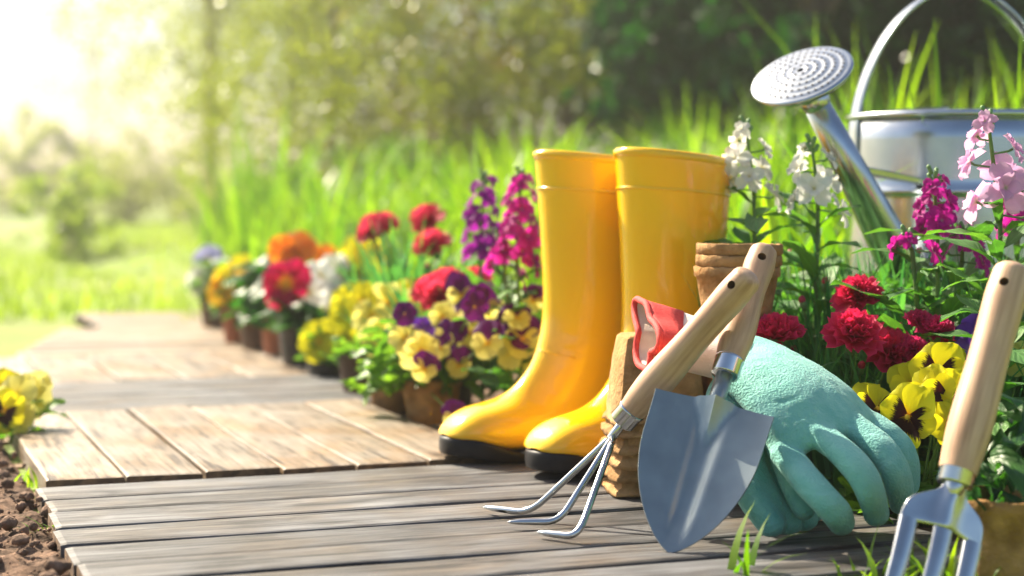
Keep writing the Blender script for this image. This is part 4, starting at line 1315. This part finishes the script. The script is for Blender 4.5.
pansy_pot('pansy_pot', 'small brown pot with one tall yellow pansy', gz(361, 402) + back, 'brownpot', 0.042, 0.08,
    [(354, 304, 0.02, 0.034, 'yellow'), (345, 318, 0.0, 0.024, 'yellow')], nleaf=40, lsize=0.04, rad=0.065, hgt=0.08)
pansy_pot('pansy_pot', 'low black pot with two bright yellow pansies beside the brown pot', gz(325, 386) + back, 'blackpot', 0.040, 0.06,
    [(319, 342, -0.03, 0.032, 'yellow'), (348, 342, -0.02, 0.026, 'yellow'), (330, 330, 0.02, 0.02, 'yellow')], nleaf=45, lsize=0.042, rad=0.07, hgt=0.06)
pansy_pot('primrose_pot', 'black pot with a large magenta primrose bloom and broad leaves', gz(300, 374) + back, 'blackpot', 0.048, 0.095,
    [(286, 283, -0.02, 0.042, 'magenta'), (296, 276, 0.03, 0.032, 'magenta'), (279, 294, -0.01, 0.030, 'magenta')], key_leaf='prim', nleaf=26, lsize=0.10, rad=0.06, hgt=0.05, bend=0.004)
pansy_pot('primrose_pot', 'pot of white primroses behind the magenta primrose', gz(326, 368) + Vector((0, 0.14, 0)), 'blackpot', 0.042, 0.08,
    [(320, 277, -0.16, 0.036, 'whiteprim'), (308, 292, -0.22, 0.034, 'whiteprim'), (334, 270, -0.1, 0.034, 'whiteprim'), (328, 290, -0.16, 0.032, 'whiteprim')], key_leaf='prim', nleaf=16, lsize=0.085, rad=0.06, hgt=0.05, bend=0.004)
pansy_pot('primrose_pot', 'terracotta pot of orange primroses with broad dark leaves', gz(279, 364) + back, 'terracotta', 0.044, 0.095,
    [(296, 244, 0.10, 0.034, 'orange'), (282, 250, 0.10, 0.030, 'orange'), (306, 250, 0.08, 0.028, 'orange'), (290, 258, 0.08, 0.026, 'orange'), (325, 256, 0.1, 0.026, 'orange')], key_leaf='prim', nleaf=24, lsize=0.105, rad=0.06, hgt=0.11, bend=0.006)
pansy_pot('foliage_pot', 'dark brown pot of leafy seedlings with no blooms', gz(257, 357) + back, 'brownpot', 0.044, 0.095, [], key_leaf='prim', nleaf=22, lsize=0.10, rad=0.06, hgt=0.12)
pansy_pot('pansy_pot', 'terracotta pot of orange and yellow pansies', gz(238, 350) + back, 'terracotta', 0.044, 0.095,
    [(229, 283, 0, 0.034, 'amber'), (238, 272, 0.02, 0.032, 'amber'), (247, 281, 0.0, 0.026, 'amber'), (222, 292, -0.02, 0.03, 'amber')], nleaf=40, lsize=0.05, rad=0.07, hgt=0.08)
pansy_pot('pansy_pot', 'farthest pot, holding white and lilac pansies', gz(215, 333) + back, 'brownpot', 0.046, 0.095,
    [(208, 260, 0.02, 0.040, 'lilac'), (201, 280, -0.02, 0.038, 'white'), (222, 274, 0.0, 0.038, 'white'), (212, 284, -0.03, 0.032, 'white')], nleaf=44, lsize=0.055, rad=0.09, hgt=0.10)
pansy_pot('pansy_pot', 'yellow pansies with amber hearts behind the white primroses', gz(352, 372) + Vector((0, 0.16, 0)), 'brownpot', 0.042, 0.085,
    [(357, 262, 0, 0.042, 'yellow'), (346, 275, -0.02, 0.034, 'amber'), (371, 256, 0.02, 0.03, 'amber')], nleaf=30, lsize=0.06, rad=0.07, hgt=0.13)
# violas and pansies growing in the soil
lp = onz(12, 446, -0.015) + Vector((0, 0.02, 0))
pansy_pot('pansy_plant', 'yellow pansies growing in the bare soil left of the deck', lp, None, 0, 0,
    [(4, 412, -0.04, 0.034, 'blotch'), (16, 396, 0.0, 0.038, 'pale'), (32, 398, 0.02, 0.034, 'pale'), (2, 390, 0.03, 0.036, 'yellow'), (36, 388, 0.06, 0.026, 'pale'), (20, 418, -0.02, 0.026, 'pale')], nleaf=34, lsize=0.04, rad=0.07, hgt=0.06, group='pansies planted in the soil', cat='flowering plant')

# ------------------------------------------------------------------ carnations
def carnation_mesh(name, m, seed, np_=30):
    rnd = random.Random(seed)
    mb = MB()
    for i in range(np_):
        q = i / (np_ - 1)                        # 0 outer, 1 inner
        el = 8 + 74 * q ** 0.9 + rnd.uniform(-8, 8)
        az = i * 137.5 + rnd.uniform(-12, 12)
        L = 1.0 - 0.28 * q + rnd.uniform(-0.06, 0.06); W = 0.95 - 0.35 * q
        P = []; U = []
        ph = rnd.random() * 6
        for j in range(5):
            s = j / 4
            row = []; ur = []
            for k in range(7):
                t = -1 + 2 * k / 6
                x = t * W * 0.5 * (0.12 + 0.88 * s ** 0.8)
                tooth = 0.07 * (1 if k % 2 else -1) if j == 4 else 0
                r = s * L * (1 - 0.12 * t * t) + tooth * L
                z = 0.10 * math.sin(t * 6 + ph) * s * s + 0.08 * s * s * (0.5 - q)
                row.append(Vector((x, r, z))); ur.append((t * 0.5 + 0.5, s))
            P.append(row); U.append(ur)
        Mx = Matrix.Rotation(R(az), 4, 'Z') @ Matrix.Rotation(R(el), 4, 'X')
        mb.grid([[Mx @ p for p in row] for row in P], U)
    return mb.mesh(name, m)
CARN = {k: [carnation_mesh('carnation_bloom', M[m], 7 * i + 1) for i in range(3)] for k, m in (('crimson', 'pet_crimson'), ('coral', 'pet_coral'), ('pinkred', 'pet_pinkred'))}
cx_mb = MB(); cx_mb.lathe([(0.05, -0.75), (0.16, -0.70), (0.20, -0.45), (0.24, -0.1), (0.30, 0.06), (0.2, 0.08)], 10)
CALYX = cx_mb.mesh('calyx', M['calyx'])
bud_mb = MB(); bud_mb.lathe([(0.02, -0.9), (0.22, -0.75), (0.34, -0.3), (0.36, 0.0), (0.30, 0.1)], 10, mi=0); bud_mb.lathe([(0.29, 0.08), (0.36, 0.35), (0.28, 0.6), (0.10, 0.75), (0.01, 0.76)], 10, mi=1)
BUD = bud_mb.mesh('flower_bud', [M['calyx'], M['bud']])
GBUD = bud_mb.mesh('green_bud', [M['calyx'], M['calyx']])

def blade_mesh(name, m, blades):
    "curved tapering blades: arrays base, dir2d, height, lean, width -> one mesh"
    b = np.array([x[0] for x in blades]); n = len(blades)
    az = np.array([x[1] for x in blades]); hh = np.array([x[2] for x in blades]); ln = np.array([x[3] for x in blades]); w = np.array([x[4] for x in blades])
    S = 6
    V = np.zeros((n, S, 2, 3)); UVv = np.zeros((n, S, 2, 2))
    dx, dy = np.cos(az), np.sin(az)
    tw = az + np.pi / 2 + np.random.RandomState(n).uniform(-0.7, 0.7, n)
    sx, sy = np.cos(tw), np.sin(tw)
    for i in range(S):
        s = i / (S - 1)
        out = ln * s ** 1.8 * hh
        z = hh * (s - 0.35 * np.minimum(ln, 1.2) * s ** 2.6)
        ww = w * 0.5 * (1 - s ** 2.2 * 0.97) * (0.7 + 0.6 * math.sin(math.pi * min(1, s + 0.15)))
        for e, sg in ((0, -1), (1, 1)):
            V[:, i, e, 0] = b[:, 0] + dx * out + sx * ww * sg
            V[:, i, e, 1] = b[:, 1] + dy * out + sy * ww * sg
            V[:, i, e, 2] = b[:, 2] + z
            UVv[:, i, e] = (e, s)
    base = (np.arange(n) * S * 2)[:, None]
    Q = []
    for i in range(S - 1):
        Q.append(np.concatenate([base + i * 2, base + i * 2 + 1, base + i * 2 + 3, base + i * 2 + 2], 1))
    return mesh_np(name, V.reshape(-1, 3), np.concatenate(Q), m, True, UVv.reshape(-1, 2))

def carnation(label, base, blooms, buds, color, nblade=120, hgt=0.16, spread=0.09, pot_kind=None, group='carnations in the flower bed', bw=0.0055):
    root = thing('carnation_plant', label, 'carnation', base, group)
    top = Vector(base)
    if pot_kind:
        pot(root, pot_kind, 0.045, 0.09); top = base + Vector((0, 0, 0.07))
    tips = []
    for (px, py, dd, size) in blooms:
        p = at(px, py, base.y / _cp + dd); ax_ = Vector((random.gauss(-0.12, 0.2), random.gauss(-0.75, 0.2), 0.75)).normalized()
        c = stem(root, top + Vector((random.uniform(-1, 1), random.uniform(-1, 1), 0)) * 0.02, p - ax_ * size * 0.7, 0.0017, 0.012)
        o = link('bloom', random.choice(CARN[color]), root, frame(p - ax_ * size * 0.25 - root.location, ax_, scale=size, roll=random.random() * 6))
        link('calyx', CALYX, o)
        for q in (0.35, 0.55, 0.72, 0.86):
            for sg in (0, math.pi):
                a = random.random() * 6 + sg
                put_leaf(root, 'carn', c(q), (math.cos(a), math.sin(a), 0.8), random.uniform(0.03, 0.055))
    for (px, py, dd) in buds:
        p = at(px, py, base.y / _cp + dd); ax_ = Vector((random.gauss(0, 0.3), random.gauss(-0.2, 0.3), 1)).normalized()
        stem(root, top + Vector((random.uniform(-1, 1), random.uniform(-1, 1), 0)) * 0.02, p - ax_ * 0.008, 0.0013, 0.012)
        link('bud', BUD, root, frame(p - root.location, ax_, scale=0.012))
    bl = []
    for i in range(nblade):
        a = random.uniform(0, 6.283); r = spread * random.random() ** 0.6
        bl.append(((top.x - base.x + math.cos(a) * r, top.y - base.y + math.sin(a) * r, top.z - base.z), a + random.gauss(0, 0.8), hgt * random.uniform(0.45, 1.1), random.uniform(0.1, 0.75 if pot_kind else 0.55), bw * random.uniform(0.7, 1.4)))
    f = link('foliage', blade_mesh('carnation_foliage', M['leaf_blue'], bl), root)
    return root
def fill_leaves(root_, n, size, hgt):
    leafy(root_, root_.location + Vector((0, 0, 0.01)), n, 'stock', 0.11, hgt, size)
def bed(px, d):
    p = at(px, 300, d); return Vector((p.x, p.y, terrain(p.x, p.y) + 0.004))
random.seed(33)
carnation('coral red carnations in a pot behind the yellow violas', bed(405, 2.92), [(374, 226, 0, 0.030), (385, 222, 0.05, 0.026), (426, 218, 0.05, 0.034), (431, 243, -0.05, 0.036), (368, 232, -0.03, 0.024)], [(424, 256, 0), (428, 268, -0.03)], 'coral', 160, 0.26, 0.08, 'blackpot', 'potted flowers along the path', 0.008)
carnation('low cushion of coral carnations just behind the violas', bed(448, 2.70), [(432, 290, -0.1, 0.034), (448, 286, -0.08, 0.036), (464, 288, -0.08, 0.034), (440, 296, -0.12, 0.030), (474, 282, -0.05, 0.030)], [], 'coral', 140, 0.18, 0.08, 'blackpot', 'potted flowers along the path', 0.008)
fill_leaves(carnation('crimson carnation with one bloom between the trowel handle and the white stock', bed(790, 2.02), [(776, 332, -0.12, 0.034)], [(803, 303, 0), (796, 352, 0.02)], 'crimson', 330, 0.21, 0.10, bw=0.0075), 55, 0.06, 0.13)
fill_leaves(carnation('crimson carnation with three open blooms above the gloves', bed(858, 2.02), [(858, 294, -0.08, 0.030), (856, 332, -0.16, 0.034), (893, 352, -0.15, 0.033)], [(825, 284, 0.02), (861, 368, -0.12), (838, 320, -0.03)], 'crimson', 420, 0.22, 0.12, bw=0.0075), 55, 0.06, 0.13)
fill_leaves(carnation('crimson carnation with small half open blooms beside the fork handle', bed(925, 2.00), [(921, 322, -0.12, 0.019), (936, 328, -0.13, 0.021), (914, 348, -0.14, 0.018), (945, 345, -0.1, 0.018)], [(928, 306, 0), (900, 330, 0.02)], 'pinkred', 420, 0.22, 0.12, bw=0.0075), 55, 0.06, 0.13)
for q, (px, d, lab) in enumerate(((792, 2.22, 'bushy unopened carnation foliage under the white stock'), (835, 2.20, 'bushy unopened carnation foliage under the watering can spout'), (905, 2.16, 'bushy unopened carnation foliage under the magenta stock'), (985, 2.10, 'bushy unopened carnation foliage under the watering can body'), (1040, 2.0, 'bushy unopened carnation foliage under the pale pink stock'))):
    carnation(lab, bed(px, d), [], [(px + random.uniform(-20, 20), 262 + random.uniform(-10, 30), 0)], 'crimson', 230, 0.30, 0.14, bw=0.009)
    rt_ = [o for o in bpy.data.objects if o.get('label') == lab][0]
    leafy(rt_, rt_.location + Vector((0, 0, 0.05)), 70, 'stock', 0.13, 0.20, 0.085)

# ------------------------------------------------------------------ stocks
def floret_mesh(m, seed):
    rnd = random.Random(seed)
    mb = MB()
    for lay, (cnt, sc_, el) in enumerate(((4, 1.0, 8), (4, 0.6, 40))):
        for i in range(cnt):
            P, U = petal(L=1.0, W=0.80, ruffle=0.14, back=0.16, notch=0.14, nj=6, nk=5, seed=seed * 20 + lay * 5 + i)
            Mx = Matrix.Rotation(R(90 * i + 45 * lay + rnd.uniform(-12, 12)), 4, 'Y') @ Matrix.Rotation(R(-el + rnd.uniform(-10, 10)), 4, 'X') @ Matrix.Scale(sc_, 4)
            mb.grid([[Mx @ p for p in row] for row in P], U)
    return mb.mesh('floret', m)
FLO = {k: [floret_mesh(M[m], i + 3) for i in range(3)] for k, m in (('stock', 'pet_stock'), ('plum', 'pet_plum'), ('white', 'pet_white'), ('rose', 'pet_rose'))}

def stock(label, base, spikes, color, size, leaves=26, group='stocks in the flower bed', lsize=0.075, lrad=0.02):
    root = thing('stock_plant', label, 'stock flower', base, group)
    for (bx, by, tx, ty, dd, nf) in spikes:          # bottom and top of the flowering part in the photograph
        d = base.y / _cp + dd
        b = at(bx, by, d); t = at(tx, ty, d)
        c0 = Vector(base) + Vector((random.uniform(-1, 1), random.uniform(-1, 1), 0)) * 0.008
        stem(root, c0, b, 0.0030, 0.006); stem(root, b, t, 0.0023, 0.003)
        axs = (t - b).normalized()
        nf = max(3, int(nf * 0.72))
        for i in range(nf):
            q = i / max(1, nf - 1)
            a = i * 2.4 + random.uniform(-0.4, 0.4)
            o_ = Vector((math.cos(a), math.sin(a), 0))
            p = b.lerp(t, q) + o_ * (1.15 - 0.45 * q) * size
            fc = (o_ + Vector((0, -0.25, 0.35 + 0.3 * q))).normalized()
            sz = size * (1.1 - 0.45 * q ** 1.5) * random.uniform(0.85, 1.15)
            f = Vector(fc); z = Vector((0, 0, 1)) - f * f.z; z.normalize(); x = f.cross(z)
            pp = p - root.location
            Mx = Matrix(((x.x, f.x, z.x, pp.x), (x.y, f.y, z.y, pp.y), (x.z, f.z, z.z, pp.z), (0, 0, 0, 1))) @ Matrix.Rotation(random.random() * 6, 4, 'Y') @ Matrix.Scale(sz, 4)
            link('floret', random.choice(FLO[color]), root, Mx)
            mb = MB(); mb.tube([b.lerp(t, max(0, q - 0.06)) - root.location, pp - f * sz * 0.3, pp - f * sz * 0.05], [0.0010, 0.0014, 0.0016], 6)
            link('pedicel', mb.mesh('pedicel', M['calyx']), root)
        for i in range(5):
            a = i * 2.4; p = t + Vector((math.cos(a) * 0.005, math.sin(a) * 0.005, 0.003 * i))
            link('bud', GBUD, root, frame(p - root.location, Vector((math.cos(a) * 0.5, math.sin(a) * 0.5, 1)), scale=0.0075))
        nl = leaves // len(spikes)
        for i in range(nl):
            q = 0.15 + 0.85 * i / nl
            p = c0.lerp(b, q); a = i * 2.4 + random.uniform(-0.5, 0.5)
            put_leaf(root, 'stock', p, (math.cos(a), math.sin(a), random.uniform(0.35, 1.2)), lsize * random.uniform(0.7, 1.25) * (1.15 - 0.45 * q))
    return root
random.seed(44)
stock('plum purple stock spike, the shorter one behind the violas', bed(483, 2.62), [(480, 258, 484, 180, 0, 20)], 'plum', 0.021, 20, 'stocks behind the violas', 0.09)
stock('bright magenta stock spike touching the shaft of the boot', bed(516, 2.45), [(517, 262, 521, 178, 0, 24), (505, 275, 500, 240, 0.02, 6)], 'stock', 0.021, 30, 'stocks behind the violas', 0.09)
stock('white stock spike beside the boot top', bed(757, 2.10), [(754, 196, 746, 130, 0, 12)], 'white', 0.024, 26, lsize=0.115)
stock('white stock spike growing in front of the watering can spout', bed(812, 2.06), [(818, 210, 812, 148, 0, 10)], 'white', 0.024, 28, lsize=0.115)
stock('deep magenta stock in front of the watering can body', bed(935, 1.95), [(937, 234, 934, 180, 0, 13), (912, 250, 908, 240, -0.03, 4), (962, 262, 966, 236, 0.03, 6)], 'stock', 0.0195, 54, lsize=0.11)
stock('pale pink stock spike with open blooms above the fork handle', bed(997, 1.82), [(1000, 215, 988, 122, 0, 12)], 'rose', 0.027, 34, lsize=0.11)
stock('deep magenta stock half hidden behind the pale pink stock', bed(1016, 2.06), [(1018, 235, 1020, 190, 0, 10)], 'stock', 0.018, 26, lsize=0.11)

# ------------------------------------------------------------------ pansies in the bed and the near peat pot
random.seed(55)
yb = bed(925, 1.80)
root = pansy_pot('pansy_plant', 'bright yellow pansies with dark faces beside the glove fingers', yb, None, 0, 0,
    [(877, 409, -0.02, 0.032, 'blotch'), (908, 417, -0.05, 0.036, 'blotch'), (912, 385, 0.02, 0.028, 'yellow'), (938, 372, 0.01, 0.034, 'blotch'), (932, 392, -0.02, 0.030, 'yellow'), (950, 400, -0.03, 0.037, 'blotch'), (957, 368, 0.03, 0.026, 'yellow'), (948, 424, -0.05, 0.026, 'yellow')],
    nleaf=60, lsize=0.045, rad=0.10, hgt=0.06, group='pansies planted in the soil', cat='flowering plant')
pansy_pot('viola_plant', 'violet violas behind the fork handle', bed(985, 1.88), None, 0, 0,
    [(975, 338, -0.02, 0.026, 'purple'), (970, 350, -0.04, 0.02, 'purple'), (1018, 360, 0, 0.022, 'pale')], nleaf=50, lsize=0.055, rad=0.10, hgt=0.10, group='pansies planted in the soil', cat='flowering plant')
pb = at(1012, 574, 1.50)
pb = Vector((pb.x + 0.012, pb.y + 0.03, terrain(pb.x, pb.y) + 0.004))
pansy_pot('seedling_pot', 'square rimmed brown peat pot of broad leaved seedlings behind the fork', pb, 'peat', 0.050, 0.085, [], key_leaf='prim', nleaf=15, lsize=0.07, rad=0.05, hgt=0.09)

# ------------------------------------------------------------------ grass
rs = np.random.RandomState(4)
def tuft(label, px, py, n, h, w, spread=0.03, lean=(0.3, 1.1)):
    p = onz(px, py, -0.02)
    root_ = thing('grass_tuft', label, 'grass', p, 'grass tufts at the deck edge')
    for i in range(n):
        a = rs.uniform(0, 6.28)
        bl = [((rs.normal(0, spread), rs.normal(0, spread * 0.6), 0.0), a, h * rs.uniform(0.5, 1.1), rs.uniform(*lean), w * rs.uniform(0.7, 1.2))]
        link('blade', blade_mesh('grass_blade', M['tallgrass'], bl), root_)
tuft('grass blade growing through the deck below the trowel blade', 735, 592, 7, 0.085, 0.006, 0.010, (0.3, 1.0))
tuft('grass tuft in front of the hand fork', 930, 594, 44, 0.066, 0.0042, 0.032)
tuft('thin grass tuft between the gloves and the hand fork', 850, 592, 14, 0.042, 0.0035, 0.035)
tuft('sparse grass tuft at the left corner of the deck', 52, 540, 9, 0.035, 0.003, 0.012)
tuft('small grass tuft in the bare soil by the pansies', 28, 488, 6, 0.035, 0.003, 0.012)

def scatter(n, xr, yr, ok, hr, wr, lean, seed):
    r = np.random.RandomState(seed); out = []
    while len(out) < n:
        x = r.uniform(*xr); y = yr[0] + (yr[1] - yr[0]) * r.random_sample() ** 1.5
        u, v = uv_of(x, y)
        k = ok(x, y, u, v)
        if r.random_sample() < k:
            hk = 0.95 + 0.75 * mnoise.noise(Vector((x * 2.3, y * 1.1, 7)))
            out.append(((x, y, terrain(x, y) - 0.005), r.uniform(0, 6.28), r.uniform(*hr) * max(0.4, hk), r.uniform(*lean), r.uniform(*wr)))
    return out
def lawn_ok(x, y, u, v):
    if abs(x) > 0.36 * y + 0.5: return 0
    if -0.30 < u < 0.62 and v < 1.9: return 0
    if -0.55 < u <= -0.30 and v < 0.7: return 0
    if u > 0.62 and u < 1.25 and v < 2.6: return 0
    if v > 1.9 and -0.1 < u - 0.55 * (v - 1.9) * 0 < 0.62 and y < 4.9: return 0
    return 1
tag(link('lawn_grass', blade_mesh('lawn_grass', M['grass'], scatter(36000, (-6, 5), (1.8, 15), lawn_ok, (0.03, 0.085), (0.004, 0.009), (0.2, 0.9), 3))), 'short sunlit lawn grass around the path', 'grass', kind='stuff')
def tall_ok(x, y, u, v):
    if abs(x) > 0.36 * y + 0.4: return 0
    a = sstep(0.85, 1.1, u - 0.10 * max(0, 3.6 - y)) if y > 2.5 else sstep(1.3, 1.5, u)
    cl = 0.5 + 0.9 * mnoise.noise(Vector((x * 1.6, y * 1.6, 4)))
    return a * max(0.0, min(1, cl + 0.25))
tag(link('tall_grass', blade_mesh('tall_grass', M['tallgrass'], scatter(4200, (-0.5, 3.5), (2.55, 6.5), tall_ok, (0.16, 0.46), (0.008, 0.022), (0.1, 0.9), 9))), 'tall bright green grass rising behind the flowers', 'grass', kind='stuff')
tag(link('meadow_grass', blade_mesh('meadow_grass', M['tallgrass'], scatter(2600, (-1.5, 1.2), (4.2, 7.5), lambda x, y, u, v: tall_ok(x, y, u - 0.15, v), (0.28, 0.55), (0.008, 0.02), (0.1, 0.8), 12))), 'feathery bright grass standing behind the boots', 'grass', kind='stuff')
tag(link('high_grass', blade_mesh('high_grass', M['tallgrass'], scatter(420, (0.65, 3.2), (3.4, 6.0), tall_ok, (0.40, 0.68), (0.010, 0.020), (0.1, 0.6), 10))), 'highest green blades standing behind the watering can', 'grass', kind='stuff')

# ------------------------------------------------------------------ trees and shrubs
def crown_mesh(name, m, blobs, n, size, seed):
    "leaf faces gathered into clumps: blobs are (centre, radii)"
    r = np.random.RandomState(seed)
    vol = np.array([b[1][0] * b[1][1] * b[1][2] for b in blobs]); vol = vol / vol.sum()
    C = []
    for (c, rad), f in zip(blobs, vol):
        k = max(20, int(n * f)); ncl = max(4, k // 26)
        d = r.normal(size=(ncl, 3)); d /= np.linalg.norm(d, axis=1)[:, None]
        cc = np.array(c) + d * (r.uniform(0.35, 1.0, (ncl, 1)) ** 0.6) * np.array(rad)
        ii = r.randint(0, ncl, k)
        C.append(cc[ii] + r.normal(size=(k, 3)) * np.array(rad) * 0.13)
    C = np.concatenate(C); N_ = len(C)
    a = r.normal(size=(N_, 3)); a /= np.linalg.norm(a, axis=1)[:, None]
    b = r.normal(size=(N_, 3)); b -= a * (a * b).sum(1)[:, None]; b /= np.linalg.norm(b, axis=1)[:, None]
    s = (size * r.uniform(0.6, 1.4, N_))[:, None]
    V = np.stack([C - a * s, C - b * s * 0.45, C + a * s, C + b * s * 0.45], 1).reshape(-1, 3)
    Q = np.arange(N_ * 4).reshape(-1, 4)
    return mesh_np(name, V, Q, m)

def tree(name, label, cat, px, d, h, wid, m, trunk_h=0.0, trunk_r=0.08, n=5000, leaf=0.06, seed=1, group='trees and shrubs behind the garden', dense=True):
    x = (px - 512) / FPX * d
    base = Vector((x, d, terrain(x, d) - 0.03))
    root = thing(name, label, cat, base, group)
    r = random.Random(seed)
    mb = MB()
    blobs = []
    nb = 9
    mb.tube([(0, 0, 0), (r.uniform(-.03, .03), 0, trunk_h * 0.5 + 0.1), (r.uniform(-.05, .05), 0, trunk_h + 0.25 * (h - trunk_h)), (0, 0, h * 0.8)], [trunk_r * 1.25, trunk_r, trunk_r * 0.8, trunk_r * 0.2], 10)
    for i in range(nb):
        a = i * 2.4 + r.uniform(-0.3, 0.3); q = r.uniform(0.05, 0.95) if i > 1 else 0.15
        rr = wid * 0.5 * math.sin(math.pi * (0.2 + 0.7 * q)) * r.uniform(0.35, 0.75)
        c = (math.cos(a) * rr, math.sin(a) * rr, trunk_h + (h - trunk_h) * (0.12 + 0.78 * q))
        s = wid * r.uniform(0.22, 0.34)
        blobs.append((c, (s, s, s * 0.8)))
        z0 = trunk_h * 0.8 + 0.35 * (c[2] - trunk_h * 0.8)
        mb.tube([(0, 0, z0), (c[0] * 0.5, c[1] * 0.5, (z0 + c[2]) * 0.52), c], [trunk_r * 0.45, trunk_r * 0.3, trunk_r * 0.08], 6)
    link('trunk', mb.mesh('trunk', M['bark']), root)
    link('crown', crown_mesh('crown', M[m], blobs, n, leaf, seed), root)
    return root
T = tree
# middle: olive and bronze shrubs
T('olive_shrub', 'yellow olive shrub lit from behind, beside the slim tree', 'shrub', 330, 9.0, 2.6, 1.9, 'tree_olive', 0.25, 0.022, 15000, 0.019, 1)
T('bronze_shrub', 'dull olive brown shrub in the middle of the background', 'shrub', 470, 9.5, 2.5, 1.8, 'tree_brown', 0.2, 0.022, 15000, 0.019, 2)
T('olive_shrub', 'olive green shrub behind the tops of the boots', 'shrub', 570, 8.6, 2.7, 1.7, 'tree_olive', 0.3, 0.025, 15000, 0.021, 3)
T('garden_shrub', 'low olive shrub in front of the dull olive brown shrub', 'shrub', 415, 8.0, 0.95, 1.1, 'tree_olive', 0.08, 0.03, 6000, 0.018, 4)
# right: dark wall of greenery
T('evergreen_shrub', 'dark evergreen shrub between the boots and the can', 'shrub', 735, 8.0, 2.6, 1.25, 'tree_dark', 0.15, 0.06, 6000, 0.05, 5)
T('evergreen_shrub', 'dark evergreen shrub directly behind the watering can rose', 'shrub', 800, 7.5, 2.6, 1.8, 'tree_dark', 0.15, 0.06, 6000, 0.05, 6)
T('evergreen_shrub', 'dark evergreen shrub seen through the can handle', 'shrub', 960, 7.5, 2.8, 1.8, 'tree_dark', 0.15, 0.06, 6000, 0.05, 7)
T('evergreen_shrub', 'dark evergreen shrub at the far right beyond the can', 'shrub', 1110, 7.2, 2.8, 1.8, 'tree_dark', 0.15, 0.06, 5000, 0.05, 8)
T('green_shrub', 'mid green shrub closing the gap behind the boots', 'shrub', 720, 9.8, 3.2, 2.2, 'tree_green', 0.15, 0.06, 5000, 0.055, 9)
T('green_shrub', 'mid green shrub closing the gap behind the can', 'shrub', 900, 9.5, 3.2, 2.2, 'tree_green', 0.15, 0.06, 5000, 0.055, 10)
# left: hazy trees and lawn shrubs
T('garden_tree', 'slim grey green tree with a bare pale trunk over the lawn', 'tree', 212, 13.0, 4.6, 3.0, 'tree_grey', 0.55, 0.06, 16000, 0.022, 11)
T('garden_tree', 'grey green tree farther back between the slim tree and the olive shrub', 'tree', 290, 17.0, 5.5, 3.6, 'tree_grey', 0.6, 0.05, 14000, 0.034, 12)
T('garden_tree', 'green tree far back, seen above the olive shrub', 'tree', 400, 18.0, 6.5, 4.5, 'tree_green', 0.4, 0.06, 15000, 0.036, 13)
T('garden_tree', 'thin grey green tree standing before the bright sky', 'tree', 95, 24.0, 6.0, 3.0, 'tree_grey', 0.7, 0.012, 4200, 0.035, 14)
T('lawn_shrub', 'rounded light green shrub on the sunny lawn', 'shrub', 66, 9.5, 0.48, 0.66, 'tree_lime', 0.05, 0.008, 2000, 0.022, 15)
T('lawn_shrub', 'low grey green shrub at the foot of the slim tree', 'shrub', 250, 11.5, 0.55, 1.0, 'tree_grey', 0.05, 0.02, 6000, 0.018, 16)
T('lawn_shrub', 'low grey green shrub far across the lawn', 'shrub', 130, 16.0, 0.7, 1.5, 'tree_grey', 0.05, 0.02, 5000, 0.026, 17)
T('lawn_shrub', 'low green shrub beside the row of flower pots', 'shrub', 360, 7.0, 0.42, 0.8, 'tree_green', 0.03, 0.02, 6000, 0.016, 18)
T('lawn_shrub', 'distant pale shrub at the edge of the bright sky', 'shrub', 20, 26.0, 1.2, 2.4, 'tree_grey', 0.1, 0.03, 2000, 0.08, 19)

# ------------------------------------------------------------------ sunny air
hz = MB(); hz.box((-14, -1.5, -1.2), (14, 34, 9.5))
hm = bpy.data.materials.new('sunny_haze'); hm.use_nodes = True
hn = hm.node_tree.nodes; hn.remove(hn['Principled BSDF'])
vol = hn.new('ShaderNodeVolumePrincipled')
vol.inputs['Color'].default_value = (1.0, 0.97, 0.90, 1); vol.inputs['Density'].default_value = 0.0115; vol.inputs['Anisotropy'].default_value = 0.82
hm.node_tree.links.new(vol.outputs[0], hn['Material Output'].inputs['Volume'])
tag(link('haze', hz.mesh('haze', hm, False)), kind='stuff')
